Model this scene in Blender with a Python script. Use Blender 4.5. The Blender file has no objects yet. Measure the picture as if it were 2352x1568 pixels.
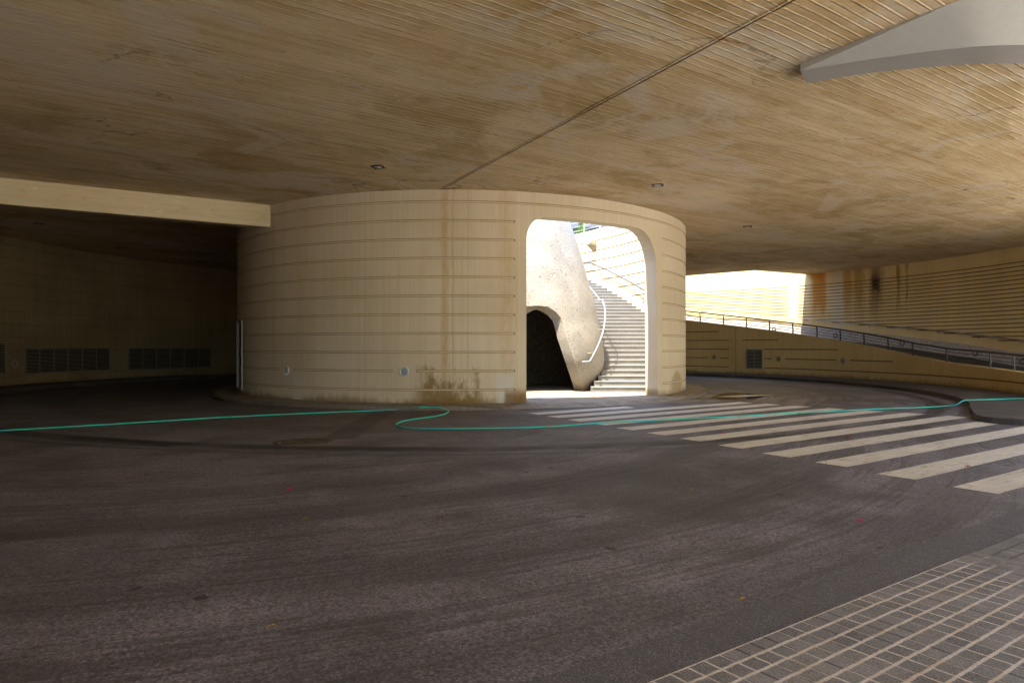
import bpy, bmesh, math, random
from mathutils import Vector
from mathutils.geometry import tessellate_polygon
R_ = math.radians
random.seed(4)

# ------------------------------------------------------------------ camera, world, sun, exposure
EYE = 1.62
FPX, HX, HY = 1568.0, 1176.0, 795.0        # focal length, principal column and horizon in a 2352 px wide reading
sc = bpy.context.scene
cam_d = bpy.data.cameras.new('camera'); cam = bpy.data.objects.new('camera', cam_d)
sc.collection.objects.link(cam)
cam.location = (0, 0, EYE); cam.rotation_euler = (R_(90), 0, 0)
cam_d.sensor_width = 36; cam_d.lens = 24.0; cam_d.shift_y = 11/2352
cam_d.clip_start = 0.05; cam_d.clip_end = 2000
sc.camera = cam

SUN_EL = R_(68); SUN_HEAD = R_(40)          # direction the light travels over the ground, from +X towards +Y
hx, hy = math.cos(SUN_HEAD), math.sin(SUN_HEAD)
w = bpy.data.worlds.new("World"); sc.world = w; w.use_nodes = True
wn = w.node_tree; bg = wn.nodes['Background']
sky = wn.nodes.new('ShaderNodeTexSky'); sky.sky_type = 'NISHITA'; sky.sun_disc = False
sky.sun_elevation = SUN_EL; sky.sun_rotation = math.atan2(-hx, -hy)
wn.links.new(sky.outputs[0], bg.inputs[0]); bg.inputs[1].default_value = 0.15
sd = bpy.data.lights.new('sun', 'SUN'); sd.energy = 3.2; sd.angle = R_(0.5); sd.color = (1.0, .93, .80)
sun = bpy.data.objects.new('sun', sd); sc.collection.objects.link(sun)
sun.location = (-30, -20, 40)
sun.rotation_euler = Vector((hx*math.cos(SUN_EL), hy*math.cos(SUN_EL), -math.sin(SUN_EL))).to_track_quat('-Z', 'Y').to_euler()
sc.view_settings.view_transform = 'Standard'; sc.view_settings.look = 'None'
sc.view_settings.exposure = 2.82; sc.view_settings.gamma = 1; sc.view_settings.use_curve_mapping = False
sc.render.engine = 'CYCLES'
sc.cycles.max_bounces = 10; sc.cycles.diffuse_bounces = 8; sc.cycles.glossy_bounces = 4
sc.cycles.use_denoising = True; sc.cycles.sample_clamp_indirect = 20
sc.cycles.caustics_reflective = False; sc.cycles.caustics_refractive = False

# ------------------------------------------------------------------ geometry of the place
CX, CY = -1.74, 26.08                       # centre of the roundabout drum
R_OUT, R_IN = 8.12, 7.72
ZC = 5.74                                   # ceiling height
ZP = 7.3                                    # plaza level on top of the roof
G0, GS = .47, .4955                         # wall grooves: first height, spacing
U = (math.cos(R_(35)), math.sin(R_(35)))    # direction of the crosswalk bars, the formwork boards and the beam
V = (U[1], -U[0])

def ground(x, y, z=0.0):
    Y = (EYE - z)*FPX/(y - HY); return ((x-HX)*Y/FPX, Y)
def ceil_pt(x, y, z=ZC):
    Y = (z-EYE)*FPX/(HY - y); return ((x-HX)*Y/FPX, Y)
def cyl(x, R, far=True):
    """angle about the drum centre where the view column x meets the cylinder R"""
    t = (x-HX)/FPX
    a = 1+t*t; b = -2*(t*CX+CY); c = CX*CX+CY*CY-R*R
    q = math.sqrt(max(b*b-4*a*c, 0)); Y = (-b+q)/(2*a) if far else (-b-q)/(2*a)
    return math.atan2(Y-CY, t*Y-CX), Y
def cyl_z(x, y, R, far=True):
    th, Y = cyl(x, R, far); return th, EYE + (HY-y)*Y/FPX
def pol(R, th): return (CX+R*math.cos(th), CY+R*math.sin(th))
def srange(a, b, n): return [a+(b-a)*i/n for i in range(n+1)]

# ------------------------------------------------------------------ object helpers
COL = sc.collection
def tag(o, label=None, cat=None, group=None, kind=None):
    if label: o['label'] = label
    if cat: o['category'] = cat
    if group: o['group'] = group
    if kind: o['kind'] = kind
    return o
def link_mesh(name, me, mats, parent=None):
    if not isinstance(mats, (list, tuple)): mats = [mats]
    for m in mats: me.materials.append(m)
    o = bpy.data.objects.new(name, me); COL.objects.link(o)
    if parent: o.parent = parent
    return o
def bm_obj(name, bm, mats, parent=None, smooth=False):
    me = bpy.data.meshes.new(name)
    bmesh.ops.recalc_face_normals(bm, faces=bm.faces)
    bm.to_mesh(me); bm.free()
    if smooth:
        for p in me.polygons: p.use_smooth = True
    return link_mesh(name, me, mats, parent)
def empty(name, loc=(0, 0, 0), rz=0):
    o = bpy.data.objects.new(name, None); COL.objects.link(o)
    o.location = loc; o.rotation_euler = (0, 0, rz); o.empty_display_size = .2
    return o
def box(bm, x0, x1, y0, y1, z0, z1, mi=0):
    v = [bm.verts.new(p) for p in ((x0,y0,z0),(x1,y0,z0),(x1,y1,z0),(x0,y1,z0),(x0,y0,z1),(x1,y0,z1),(x1,y1,z1),(x0,y1,z1))]
    for f in ((0,3,2,1),(4,5,6,7),(0,1,5,4),(1,2,6,5),(2,3,7,6),(3,0,4,7)):
        fc = bm.faces.new([v[i] for i in f]); fc.material_index = mi
def tube(bm, pts, r, n=8, mi=0, cap=True):
    pts = [Vector(p) for p in pts]; rings = []
    prev = None
    for i, p in enumerate(pts):
        t = (pts[min(i+1, len(pts)-1)] - pts[max(i-1, 0)]).normalized()
        if prev is None:
            a = t.orthogonal().normalized()
        else:
            a = (prev - t*prev.dot(t)).normalized()
        prev = a; b = t.cross(a)
        rr = r[i] if isinstance(r, (list, tuple)) else r
        rings.append([bm.verts.new(p + (a*math.cos(k*2*math.pi/n) + b*math.sin(k*2*math.pi/n))*rr) for k in range(n)])
    for A, B in zip(rings, rings[1:]):
        for k in range(n):
            f = bm.faces.new((A[k], A[(k+1) % n], B[(k+1) % n], B[k])); f.smooth = True; f.material_index = mi
    if cap:
        for A in (rings[0], rings[-1]):
            f = bm.faces.new(A); f.material_index = mi
def lathe(bm, prof, n=28, mi=0):
    """profile of (radius, z) about the local Z axis"""
    rings = []
    for r, z in prof:
        if r < 1e-6: rings.append([bm.verts.new((0, 0, z))])
        else: rings.append([bm.verts.new((r*math.cos(k*2*math.pi/n), r*math.sin(k*2*math.pi/n), z)) for k in range(n)])
    for A, B in zip(rings, rings[1:]):
        for k in range(n):
            q = [A[k % len(A)], A[(k+1) % len(A)], B[(k+1) % len(B)], B[k % len(B)]]
            q = list(dict.fromkeys(q))
            if len(q) > 2:
                f = bm.faces.new(q); f.material_index = mi; f.smooth = True
def catmull(pts, n=8):
    out = []
    P = [pts[0]] + list(pts) + [pts[-1]]
    for i in range(1, len(P)-2):
        for k in range(n):
            t = k/n
            out.append(tuple(.5*((2*b)+(-a+c)*t+(2*a-5*b+4*c-d)*t*t+(-a+3*b-3*c+d)*t**3)
                       for a, b, c, d in zip(P[i-1], P[i], P[i+1], P[i+2])))
    out.append(tuple(pts[-1])); return out
def poly_slab(name, outer, holes, z0, z1, mats, top_mi=0, side_mi=0, parent=None):
    bm = bmesh.new()
    loops = [outer] + holes
    flat = [p for l in loops for p in l]
    tris = tessellate_polygon([[Vector((x, y, 0)) for x, y in l] for l in loops])
    lo = [bm.verts.new((x, y, z0)) for x, y in flat]; hi = [bm.verts.new((x, y, z1)) for x, y in flat]
    for t in tris:
        try:
            bm.faces.new([lo[i] for i in t]); f = bm.faces.new([hi[i] for i in t]); f.material_index = top_mi
        except ValueError: pass
    k = 0
    for l in loops:
        n = len(l)
        for i in range(n):
            a, b = k+i, k+(i+1) % n
            f = bm.faces.new((lo[a], lo[b], hi[b], hi[a])); f.material_index = side_mi
        k += n
    return bm_obj(name, bm, mats, parent)

# ------------------------------------------------------------------ node helper
class S:
    """a socket with arithmetic"""
    def __init__(s, nt, o): s.nt = nt; s.o = o
    def _m(s, op, *a, clamp=False):
        n = s.nt.nodes.new('ShaderNodeMath'); n.operation = op; n.use_clamp = clamp
        for i, v in enumerate((s,)+a):
            if isinstance(v, S): s.nt.links.new(v.o, n.inputs[i])
            else: n.inputs[i].default_value = v
        return S(s.nt, n.outputs[0])
    def __add__(s, b): return s._m('ADD', b)
    __radd__ = __add__
    def __sub__(s, b): return s._m('SUBTRACT', b)
    def __rsub__(s, b): return (s*-1)+b
    def __mul__(s, b): return s._m('MULTIPLY', b)
    __rmul__ = __mul__
    def __truediv__(s, b): return s._m('DIVIDE', b)
    def floor(s): return s._m('FLOOR')
    def fract(s): return s._m('FRACT')
    def abs(s): return s._m('ABSOLUTE')
    def mx(s, b): return s._m('MAXIMUM', b)
    def mn(s, b): return s._m('MINIMUM', b)
    def pw(s, b): return s._m('POWER', b)
    def sqrt(s): return s._m('SQRT')
    def atan2(s, b): return s._m('ARCTAN2', b)
    def clamp(s): return s._m('ADD', 0.0, clamp=True)
    def ss(s, a, b, lo=0.0, hi=1.0):
        n = s.nt.nodes.new('ShaderNodeMapRange'); n.interpolation_type = 'SMOOTHSTEP'
        if a > b: a, b, lo, hi = b, a, hi, lo
        s.nt.links.new(s.o, n.inputs[0])
        for i, v in zip((1, 2, 3, 4), (a, b, lo, hi)): n.inputs[i].default_value = v
        return S(s.nt, n.outputs[0])
    def band(s, c, hw, soft):
        return (s-c).abs().ss(hw+soft, hw)
class Mat:
    def __init__(s, name, rough=.8, spec=.3):
        s.m = bpy.data.materials.new(name); s.m.use_nodes = True; s.nt = s.m.node_tree
        s.b = s.nt.nodes['Principled BSDF']; s.b.inputs['Roughness'].default_value = rough
        s.b.inputs['Specular IOR Level'].default_value = spec
        s._pos = None
    def pos(s):
        if not s._pos:
            g = s.nt.nodes.new('ShaderNodeNewGeometry'); x = s.nt.nodes.new('ShaderNodeSeparateXYZ')
            s.nt.links.new(g.outputs['Position'], x.inputs[0]); s._pos = [S(s.nt, o) for o in x.outputs]
        return s._pos
    def uv(s):
        g = s.nt.nodes.new('ShaderNodeUVMap'); x = s.nt.nodes.new('ShaderNodeSeparateXYZ')
        s.nt.links.new(g.outputs[0], x.inputs[0]); return S(s.nt, x.outputs[0]), S(s.nt, x.outputs[1])
    def vec(s, *a):
        n = s.nt.nodes.new('ShaderNodeCombineXYZ')
        for i, v in enumerate(a):
            if isinstance(v, S): s.nt.links.new(v.o, n.inputs[i])
            else: n.inputs[i].default_value = v
        return n.outputs[0]
    def noise(s, v, scale=1, detail=3, rough=.55, dist=0):
        n = s.nt.nodes.new('ShaderNodeTexNoise'); s.nt.links.new(v, n.inputs['Vector'])
        n.inputs['Scale'].default_value = scale; n.inputs['Detail'].default_value = detail
        n.inputs['Roughness'].default_value = rough; n.inputs['Distortion'].default_value = dist
        return S(s.nt, n.outputs[0])
    def white(s, v):
        n = s.nt.nodes.new('ShaderNodeTexWhiteNoise'); s.nt.links.new(v, n.inputs['Vector']); return S(s.nt, n.outputs[0])
    def vor(s, v, scale, feature='F1', rnd=1):
        n = s.nt.nodes.new('ShaderNodeTexVoronoi'); n.feature = feature; s.nt.links.new(v, n.inputs['Vector'])
        n.inputs['Scale'].default_value = scale; n.inputs['Randomness'].default_value = rnd
        return S(s.nt, n.outputs['Distance'])
    def mix(s, f, a, b, mode='MIX'):
        n = s.nt.nodes.new('ShaderNodeMix'); n.data_type = 'RGBA'; n.blend_type = mode
        if isinstance(f, S): s.nt.links.new(f.o, n.inputs[0])
        else: n.inputs[0].default_value = f
        for i, c in ((6, a), (7, b)):
            if isinstance(c, tuple): n.inputs[i].default_value = (*c, 1)
            else: s.nt.links.new(c, n.inputs[i])
        return n.outputs[2]
    def color(s, c):
        if isinstance(c, tuple): s.b.inputs['Base Color'].default_value = (*c, 1)
        else: s.nt.links.new(c, s.b.inputs['Base Color'])
        return s
    def rough(s, r): s.nt.links.new(r.o, s.b.inputs['Roughness']); return s
    def bump(s, h, dist=.01, strength=1):
        n = s.nt.nodes.new('ShaderNodeBump'); n.inputs['Strength'].default_value = strength; n.inputs['Distance'].default_value = dist
        s.nt.links.new(h.o, n.inputs['Height']); s.nt.links.new(n.outputs[0], s.b.inputs['Normal']); return s
def plain(name, col, rough=.6, spec=.4, metal=0, var=.12):
    m = Mat(name, rough, spec); m.b.inputs['Metallic'].default_value = metal
    x, y, z = m.pos(); n = m.noise(m.vec(x, y, z), 9, 4)
    m.color(m.mix(n.ss(.3, .7), tuple(c*(1-var) for c in col), tuple(min(1, c*(1+var)) for c in col)))
    return m.m

# ------------------------------------------------------------------ materials
def concrete(name, ca, cb, stains=None, dirt=1.0, seed=0.0):
    """cream fair-faced concrete cast against upright boards; u runs along the wall, v is the height"""
    m = Mat(name, .82, .25); u, v = m.uv()
    board = m.white(m.vec((u/.105).floor(), seed, 0))
    streak = m.noise(m.vec(u*14, v*.22, seed), 1, 5, .65)
    fine = m.noise(m.vec(u*26, v*1.1, seed), 1, 3, .6)
    big = m.noise(m.vec(u*.45, v*.5, seed+3), 1, 3, .5)
    f = (streak*.45+fine*.25+board*.05+big*.55-.15)
    c = m.mix(f.ss(.15, .8), ca, cb)
    pits = m.noise(m.vec(u*20, v*20, seed), 1, 3, .7)
    c = m.mix(pits.ss(.64, .74)*.25, c, tuple(k*.55 for k in cb))
    # splash dirt along the foot of the wall, ragged and brown
    rag = m.noise(m.vec(u*7, v*1.2, seed+9), 1, 5, .7)
    rag2 = m.noise(m.vec(u*.6, 0, seed+5), 1, 2)
    blot = m.noise(m.vec(u*3, v*3, seed+11), 1, 6, .72)
    foot = (rag*.55+blot*.45+rag2*.5 - (v-.12)*1.5).ss(.45, .78)*dirt
    c = m.mix(foot*.75, c, (.16, .10, .035))
    # runs below the ceiling
    runs = (m.noise(m.vec(u*3.1, v*.1, seed+20), 1, 4, .7)).ss(.58, .72)*v.ss(1, 6)
    c = m.mix(runs*.22, c, (.36, .26, .12))
    if stains: c = stains(m, u, v, c)
    m.color(c)
    m.bump(board*.12+fine*.5+pits*.3, .004, .6)
    return m.m

def th_u(x, R, far): return cyl(x, R, far)[0]*R
# drum: u = angle * outer radius
def drum_stains(m, u, v, c):
    n = m.noise(m.vec(u*8, v*2.6, 4), 1, 6, .75); n2 = m.noise(m.vec(u*1.7, v*1.2, 8), 1, 4, .6)
    f = lambda x: th_u(x, R_OUT, False)
    # ochre damp patch low on the front
    a = u.ss(f(935), f(985))*u.ss(f(1125), f(1085))
    lo = (n*.9+n2*1.0-(v-.45)*.55).ss(.66, 1.0)
    c = m.mix((a*lo).clamp()*.85, c, (.20, .115, .022))
    # two upright rusty runs
    wob = (m.noise(m.vec(v*.8, 2, 0), 1, 2)-.5)*.22
    for x, wd, s in ((1021, .09, .5), (1040, .02, .5), (1164, .22, .35), (695, .30, .22), (628, .06, .2)):
        k = (u+wob*(.3 if wd > .15 else 1)-f(x)).abs().ss(wd*1.6, wd*.3)*(n*1.2).ss(.25, .75)*v.ss(.2, 1.2)
        c = m.mix(k*s, c, (.40, .23, .06))
    # pale patched repairs
    for x, wd, h in ((1160, .22, 1.0), (683, .2, .8)):
        k = (u-f(x)+(n-.5)*.22+(n2-.5)*.25).abs().ss(wd+.07, wd-.05)*(v+(n2-.5)*.9+(n-.5)*.5).ss(h+.1, h-.25)
        c = m.mix(k*(n*1.5).ss(.3, .8)*.75, c, (.56, .55, .50))
    # brown foot at the right edge of the panel and at the doorway pier
    k = (u-f(1190)).abs().ss(.42, .30)*(v+n*.25).ss(.72, .40)
    c = m.mix(k*.85, c, (.17, .09, .02))
    k = (u-f(1555)).abs().ss(.9, .35)*(v+(n-.5)*.9+(u-f(1555)).abs()*.5).ss(.98, .78)
    c = m.mix(k*.7, c, (.30, .23, .12))
    # upright shutter joint
    for x in (1075, 838):
        c = m.mix((u-f(x)).abs().ss(.012, .004)*.35, c, (.14, .10, .05))
    return c
M_DRUM = concrete('cream board marked concrete', (.66, .575, .44), (.50, .415, .29), drum_stains, .9, 1)
M_GROOVE = concrete('stained groove concrete', (.20, .125, .05), (.12, .07, .025), None, 0, 2)
M_GROOVE_IN = concrete('groove bottom concrete', (.66, .55, .38), (.50, .39, .24), None, 0, 2)
M_WGROOVE = concrete('orange stained groove concrete', (.36, .20, .06), (.22, .11, .03), None, 0, 3)
M_LEFT = concrete('shade toned ring wall concrete', (.30, .235, .135), (.16, .12, .06), None, 1.0, 7)  # base colour lowered to carry the deep shade of the left lane
def low_st(m, u, v, c):
    f = th_u(1690, 18.3, True)
    return m.mix((u-f).abs().ss(.03, .012)*.6, c, (.10, .07, .03))
M_LOW = concrete('ramp side concrete', (.60, .45, .225), (.42, .30, .125), low_st, 1.0, 12)
RB = 22.8
def back_st(m, u, v, c):
    f = lambda x: th_u(x, RB, True)
    n = m.noise(m.vec(u*4, v*.5, 4), 1, 5, .65); n2 = m.noise(m.vec(u*9, v*3, 14), 1, 5, .75)
    for x, hw, s, col in ((1880, .55, .95, (.50, .20, .02)), (1946, .30, .8, (.46, .25, .05)), (1973, .38, .75, (.40, .24, .06)),
                          (2012, .45, .7, (.18, .11, .04)), (2062, .10, .8, (.30, .19, .03)), (2082, .06, .7, (.30, .19, .03))):
        k = (u-f(x)+(n-.5)*.7).abs().ss(hw*1.2, hw*.35)*(v+(n-.5)*3.2).ss(2.4, 4.4)
        c = m.mix(k*s, c, col)
    k = (u-f(2011)+(n2-.5)*.3).abs().ss(.34, .1)*(v-4.9+(n2-.5)*1.2).abs().ss(.62, .2)
    c = m.mix(k*.95, c, (.025, .02, .015))
    k = (u-f(1925)+(n-.5)*.6).abs().ss(.5, .2)*(n*1.2).ss(.3, .6)
    c = m.mix(k*.55, c, (.55, .50, .42))
    j = (u-f(1822)).abs()
    c = m.mix(j.ss(.20, .17)*.5, c, (.62, .56, .44)); c = m.mix(j.ss(.03, .012)*.7, c, (.20, .15, .08))
    return c
M_BACK = concrete('stained ramp back wall concrete', (.74, .57, .31), (.56, .41, .195), back_st, .1, 21)
M_WELL = concrete('sunlit stairwell concrete', (.66, .56, .38), (.56, .44, .26), None, .1, 30)
def beam_st(m, u, v, c):
    x, y, z = m.pos(); n = m.noise(m.vec(x, y, z*2), 2.2, 7, .7); l = m.noise(m.vec(x*1.2, y*1.2, z*22), 1, 4, .6)
    c = m.mix(n.ss(.56, .64)*.45, c, (.52, .36, .13)); c = m.mix(l.ss(.5, .7)*.3, c, (.50, .39, .22))
    return m.mix(n.ss(.42, .34)*.35, c, (.80, .73, .58))
M_BEAM = concrete('pale beam concrete', (.66, .57, .40), (.54, .44, .27), beam_st, 0, 40)

def mk_ceiling():
    m = Mat('board marked ceiling concrete', .85, .2); x, y, z = m.pos()
    a = x*U[0]+y*U[1]; b = x*V[0]+y*V[1]
    wob = (m.noise(m.vec(a*.15, b*.15, 1), 1, 2)-.5)*.25
    bb = (b+wob)/.145; bi = bb.floor(); bf = bb.fract()
    rnd = m.white(m.vec(bi, 3, 0)); rnd2 = m.white(m.vec(bi, ((a+rnd*4)/3.4).floor(), 0))
    edge = (bf-.5+(m.noise(m.vec(a*3, b*3, 2), 1, 3)-.5)*.08).abs().ss(.36, .45)
    grain = m.noise(m.vec(a*1.6, b*40, 0), 1, 5, .7)
    big = m.noise(m.vec(a*.15, b*.22, 4), 1, 4, .55, .8)
    mid = m.noise(m.vec(a*.8, b*1.1, 9), 1, 8, .68, .3)
    strk = m.noise(m.vec(a*.5, b*5, 19), 1, 6, .7)
    dots = m.noise(m.vec(a*9, b*14, 29), 1, 5, .75)
    f = big*.85+mid*.6+strk*.3+rnd2*.20+dots*.4-.78
    c = m.mix(f.ss(.1, .75), (.47, .325, .155), (.75, .61, .41))
    # ochre damp zones with crisp ragged rims
    z1 = m.noise(m.vec(a*.22, b*.3, 33), 1, 7, .62, .9)
    c = m.mix(z1.ss(.53, .60)*.55, c, (.34, .225, .075))
    z3 = m.noise(m.vec(a*.5, b*.8, 83), 1, 8, .7, .6)
    c = m.mix(z3.ss(.57, .62)*.3, c, (.30, .20, .075))
    # greyish lime bloom
    z2 = m.noise(m.vec(a*.24, b*.4, 63), 1, 8, .68, 1.0)
    c = m.mix(z2.ss(.52, .60)*.65, c, (.66, .575, .48))
    # wandering pale seams along cracks, a few of them dark in the middle
    cr = m.noise(m.vec(x*.20+mid*.22, y*.20+dots*.05, 50), 1, 4, .5)
    where = m.noise(m.vec(x*.25, y*.25, 70), 1, 2).ss(.46, .58)
    c = m.mix((cr-.5).abs().ss(.020, .004)*where*(dots*1.4).ss(.4, .8)*.7, c, (.62, .55, .48))
    cr2 = m.noise(m.vec(x*.16+mid*.3, y*.16, 90), 1, 4, .5)
    c = m.mix((cr2-.52).abs().ss(.0022, .0006)*where*.8, c, (.12, .08, .05))
    # bright fins between boards, broken along their length, with a dark side
    brk = m.noise(m.vec(a*.9, bi*3.1, 5), 1, 4, .65)
    c = m.mix(edge*brk.ss(.40, .54)*.75, c, (.82, .69, .49))
    c = m.mix((bf-.22).abs().ss(.10, .03)*brk.ss(.40, .54)*.4, c, (.25, .16, .07))
    c = m.mix(edge*brk.ss(.48, .34)*.6, c, (.20, .13, .05))
    c = m.mix(grain.ss(.52, .78)*.4, c, (.30, .20, .095))
    # butt joints of the boards
    jt = ((a+rnd*4)/3.4).fract()
    c = m.mix(jt.ss(.012, .004)*rnd2.ss(.3, .5)*.5, c, (.70, .60, .42))
    # pale chips, dark tie holes
    sp = m.vor(m.vec(x, y, 0), 2.3); sp2 = m.vor(m.vec(x, y, 4), 5.1)
    c = m.mix((sp+(dots-.5)*.05).ss(.055, .03)*.6, c, (.72, .62, .47))
    c = m.mix((sp2+(dots-.5)*.06).ss(.06, .03)*mid.ss(.5, .56)*.6, c, (.70, .60, .45))
    sp3 = m.vor(m.vec(x, y, 8), .85); c = m.mix(sp3.ss(.018, .010)*.85, c, (.04, .025, .012))
    m.color(c); m.bump(edge*.9+grain*.5+rnd2*.6+mid*.4+dots*.3, .014, 1.0)
    return m.m
M_CEIL = mk_ceiling()

def mk_asphalt():
    m = Mat('worn grey asphalt', .55, .5); x, y, z = m.pos()
    dx = x-CX; dy = y-CY; r = (dx*dx+dy*dy).sqrt(); th = dy.atan2(dx)
    ex = x+6.5; ey = y-17; q = (ex*ex+ey*ey).sqrt(); ph = ey.atan2(ex)      # the lane bends away round this point
    a = x*U[0]+y*U[1]; b = x*V[0]+y*V[1]
    P = m.vec(x, y, 0)
    g1 = m.noise(P, 70, 4, .8); g2 = m.noise(P, 24, 5, .75); mid = m.noise(P, .9, 6, .62); lo = m.noise(P, .28, 3, .5)
    arc = m.noise(m.vec(th*2.4, r*2.6, 0), 1, 6, .65)
    trk = m.noise(m.vec(ph*2.6, q*2.0, 5), 1, 6, .68); trf = m.noise(m.vec(ph*7, q*13, 9), 1, 5, .7)
    c = m.mix((g1*.55+g2*.45+mid*.2).ss(.44, .76), (.056, .051, .057), (.192, .176, .198))
    w1 = m.white(m.vec((x*95).floor(), (y*95).floor(), 0)); w2 = m.white(m.vec((x*48+.3).floor(), (y*48).floor(), 1))
    c = m.mix((w1*w1*w1)*.6, c, (.42, .37, .41)); c = m.mix(w2.ss(.5, 1)*.55, c, (.030, .025, .028))
    c = m.mix((mid*.6+lo*.5).ss(.62, .45)*.40, c, (.040, .034, .033))
    c = m.mix((trk*.5+trf*.55+mid*.1).ss(.585, .50)*.5, c, (.022, .018, .018))
    for qq, hw, s in ((11.3, .34, .62), (13.25, .30, .58), (14.9, .3, .4), (9.9, .25, .35)):
        c = m.mix((q+(trk-.5)*.9+(trf-.5)*.3-qq).abs().ss(hw*1.3, hw*.4)*(trf*.7+mid*.7).ss(.55, .80)*s, c, (.016, .013, .011))
    for rr, hw, s in ((15.30, .22, .95), (15.85, .09, .5), (12.9, .3, .35), (10.4, .35, .3)):
        c = m.mix((r+(arc-.5)*.8-rr).abs().ss(hw*1.9, hw*.3)*(arc*.5+mid*.6).ss(.38, .6)*s, c, (.010, .008, .006))
    # brown mud sheen in front of the doorway and dust near the drum
    k = ((x-1.9)*(x-1.9)*.16+(y-8.2)*(y-8.2)*.20+(mid-.5)*1.6).ss(1.0, .2)
    c = m.mix(k*(g2*.7+trf*.4).ss(.42, .62)*.65, c, (.028, .020, .016))
    c = m.mix(r.ss(15.0, 11.0)*.5, c, (.080, .060, .042))
    # broken pale chips and scuffs
    c = m.mix(m.noise(P, 33, 2, .5).ss(.74, .78)*mid.ss(.48, .6)*.55, c, (.26, .24, .24))
    sc1 = m.noise(m.vec(ph*9, q*9, 2), 1, 6, .78)
    c = m.mix(sc1.ss(.70, .76)*mid.ss(.5, .6)*.55, c, (.24, .22, .21))
    ck = m.vor(m.vec(x+mid*1.2, y+lo*2, 0), .38, 'DISTANCE_TO_EDGE')
    c = m.mix((ck+(g2-.5)*.008).ss(.0035, .001)*lo.ss(.5, .6)*.7, c, (.012, .010, .010))
    # oil drips and gum spots
    vo = m.vor(P, 1.7); vn = m.noise(P, 9, 3); pick = m.noise(P, .8, 1)
    c = m.mix((vo+(vn-.5)*.22).ss(.085, .055)*pick.ss(.42, .50)*.85, c, (.014, .012, .013))
    vo2 = m.vor(P, 4.3); c = m.mix((vo2+(vn-.5)*.3).ss(.10, .06)*pick.ss(.55, .42)*.5, c, (.02, .018, .018))
    # straight patch running from the manhole to the drum kerb
    k = ((x+3.05)-(y-11.9)*(-.03)+(vn-.5)*.05).abs().ss(.30, .27)*(y.ss(11.9, 12.1)*y.ss(17.3, 17.1))
    c = m.mix(k*.6, c, (.028, .022, .018))
    wet = m.noise(P, .5, 4, .6); wetz = ((x-7.5)*(x-7.5)*.02+(y-21)*(y-21)*.05).ss(1.6, .2)
    m.color(c); m.rough((wet*.35+trk*.35+.28+g1*.15)-wetz*arc.ss(.60, .48)*wet.ss(.4, .6)*.28); m.bump(g1*.8+g2*.6, .007, .8)
    return m.m
M_ASPH = mk_asphalt()

def mk_ringpave():
    m = Mat('kerb ring paving', .7, .3); x, y, z = m.pos()
    dx = x-CX; dy = y-CY; r = (dx*dx+dy*dy).sqrt(); th = dy.atan2(dx)
    n = m.noise(m.vec(x, y, 0), 2.2, 5, .65); f = m.noise(m.vec(x, y, 0), 40, 3)
    c = m.mix((n*.7+f*.35).ss(.3, .75), (.13, .105, .075), (.34, .29, .235))
    j = ((r/.155).fract()-.5).abs().ss(.42, .49).mx(((th*8.4/.2).fract()-.5).abs().ss(.45, .495))
    c = m.mix(j*.75, c, (.05, .038, .026))
    c = m.mix(r.ss(8.75, 8.82)*.5, c, (.12, .10, .085))
    m.color(c); m.bump(n*.4-j, .006, .7)
    return m.m
M_RING = mk_ringpave()
def mk_pave2():
    m = Mat('worn outer pavement', .75, .3); x, y, z = m.pos()
    n = m.noise(m.vec(x, y, 0), .9, 6, .65); f = m.noise(m.vec(x, y, 0), 45, 3)
    c = m.mix((n*.7+f*.35).ss(.3, .75), (.038, .031, .026), (.095, .080, .067))
    a = x*U[0]+y*U[1]; b = x*V[0]+y*V[1]
    j = ((a/.4).fract()-.5).abs().ss(.47, .495).mx(((b/.4).fract()-.5).abs().ss(.47, .495))
    c = m.mix(j*.6, c, (.03, .024, .02)); m.color(c); m.bump(n*.4-j, .006, .6)
    return m.m
M_PAVE2 = mk_pave2()
def mk_gutter():
    m = Mat('dark granite gutter', .7, .4); x, y, z = m.pos(); P = m.vec(x, y, 0)
    g = m.noise(P, 130, 3, .8); n = m.noise(P, 3, 5, .65)
    c = m.mix((g*.75+n*.4).ss(.38, .78), (.030, .029, .034), (.150, .144, .158))
    sp = m.white(m.vec((x*160).floor(), (y*160).floor(), 0))
    c = m.mix(sp.ss(.75, 1)*.5, c, (.32, .31, .315)); c = m.mix(sp.ss(.3, 0)*.5, c, (.02, .019, .021)); c = m.mix(n.ss(.45, .6)*.35, c, (.03, .028, .030))
    a = x*U[0]+y*U[1]
    c = m.mix(((a/1.0).fract()-.5).abs().ss(.492, .498)*.5, c, (.03, .028, .028))
    m.color(c); m.bump(g, .003, .7); return m.m
M_GUT = mk_gutter()
TILE_O = (.684, 3.30)
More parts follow.
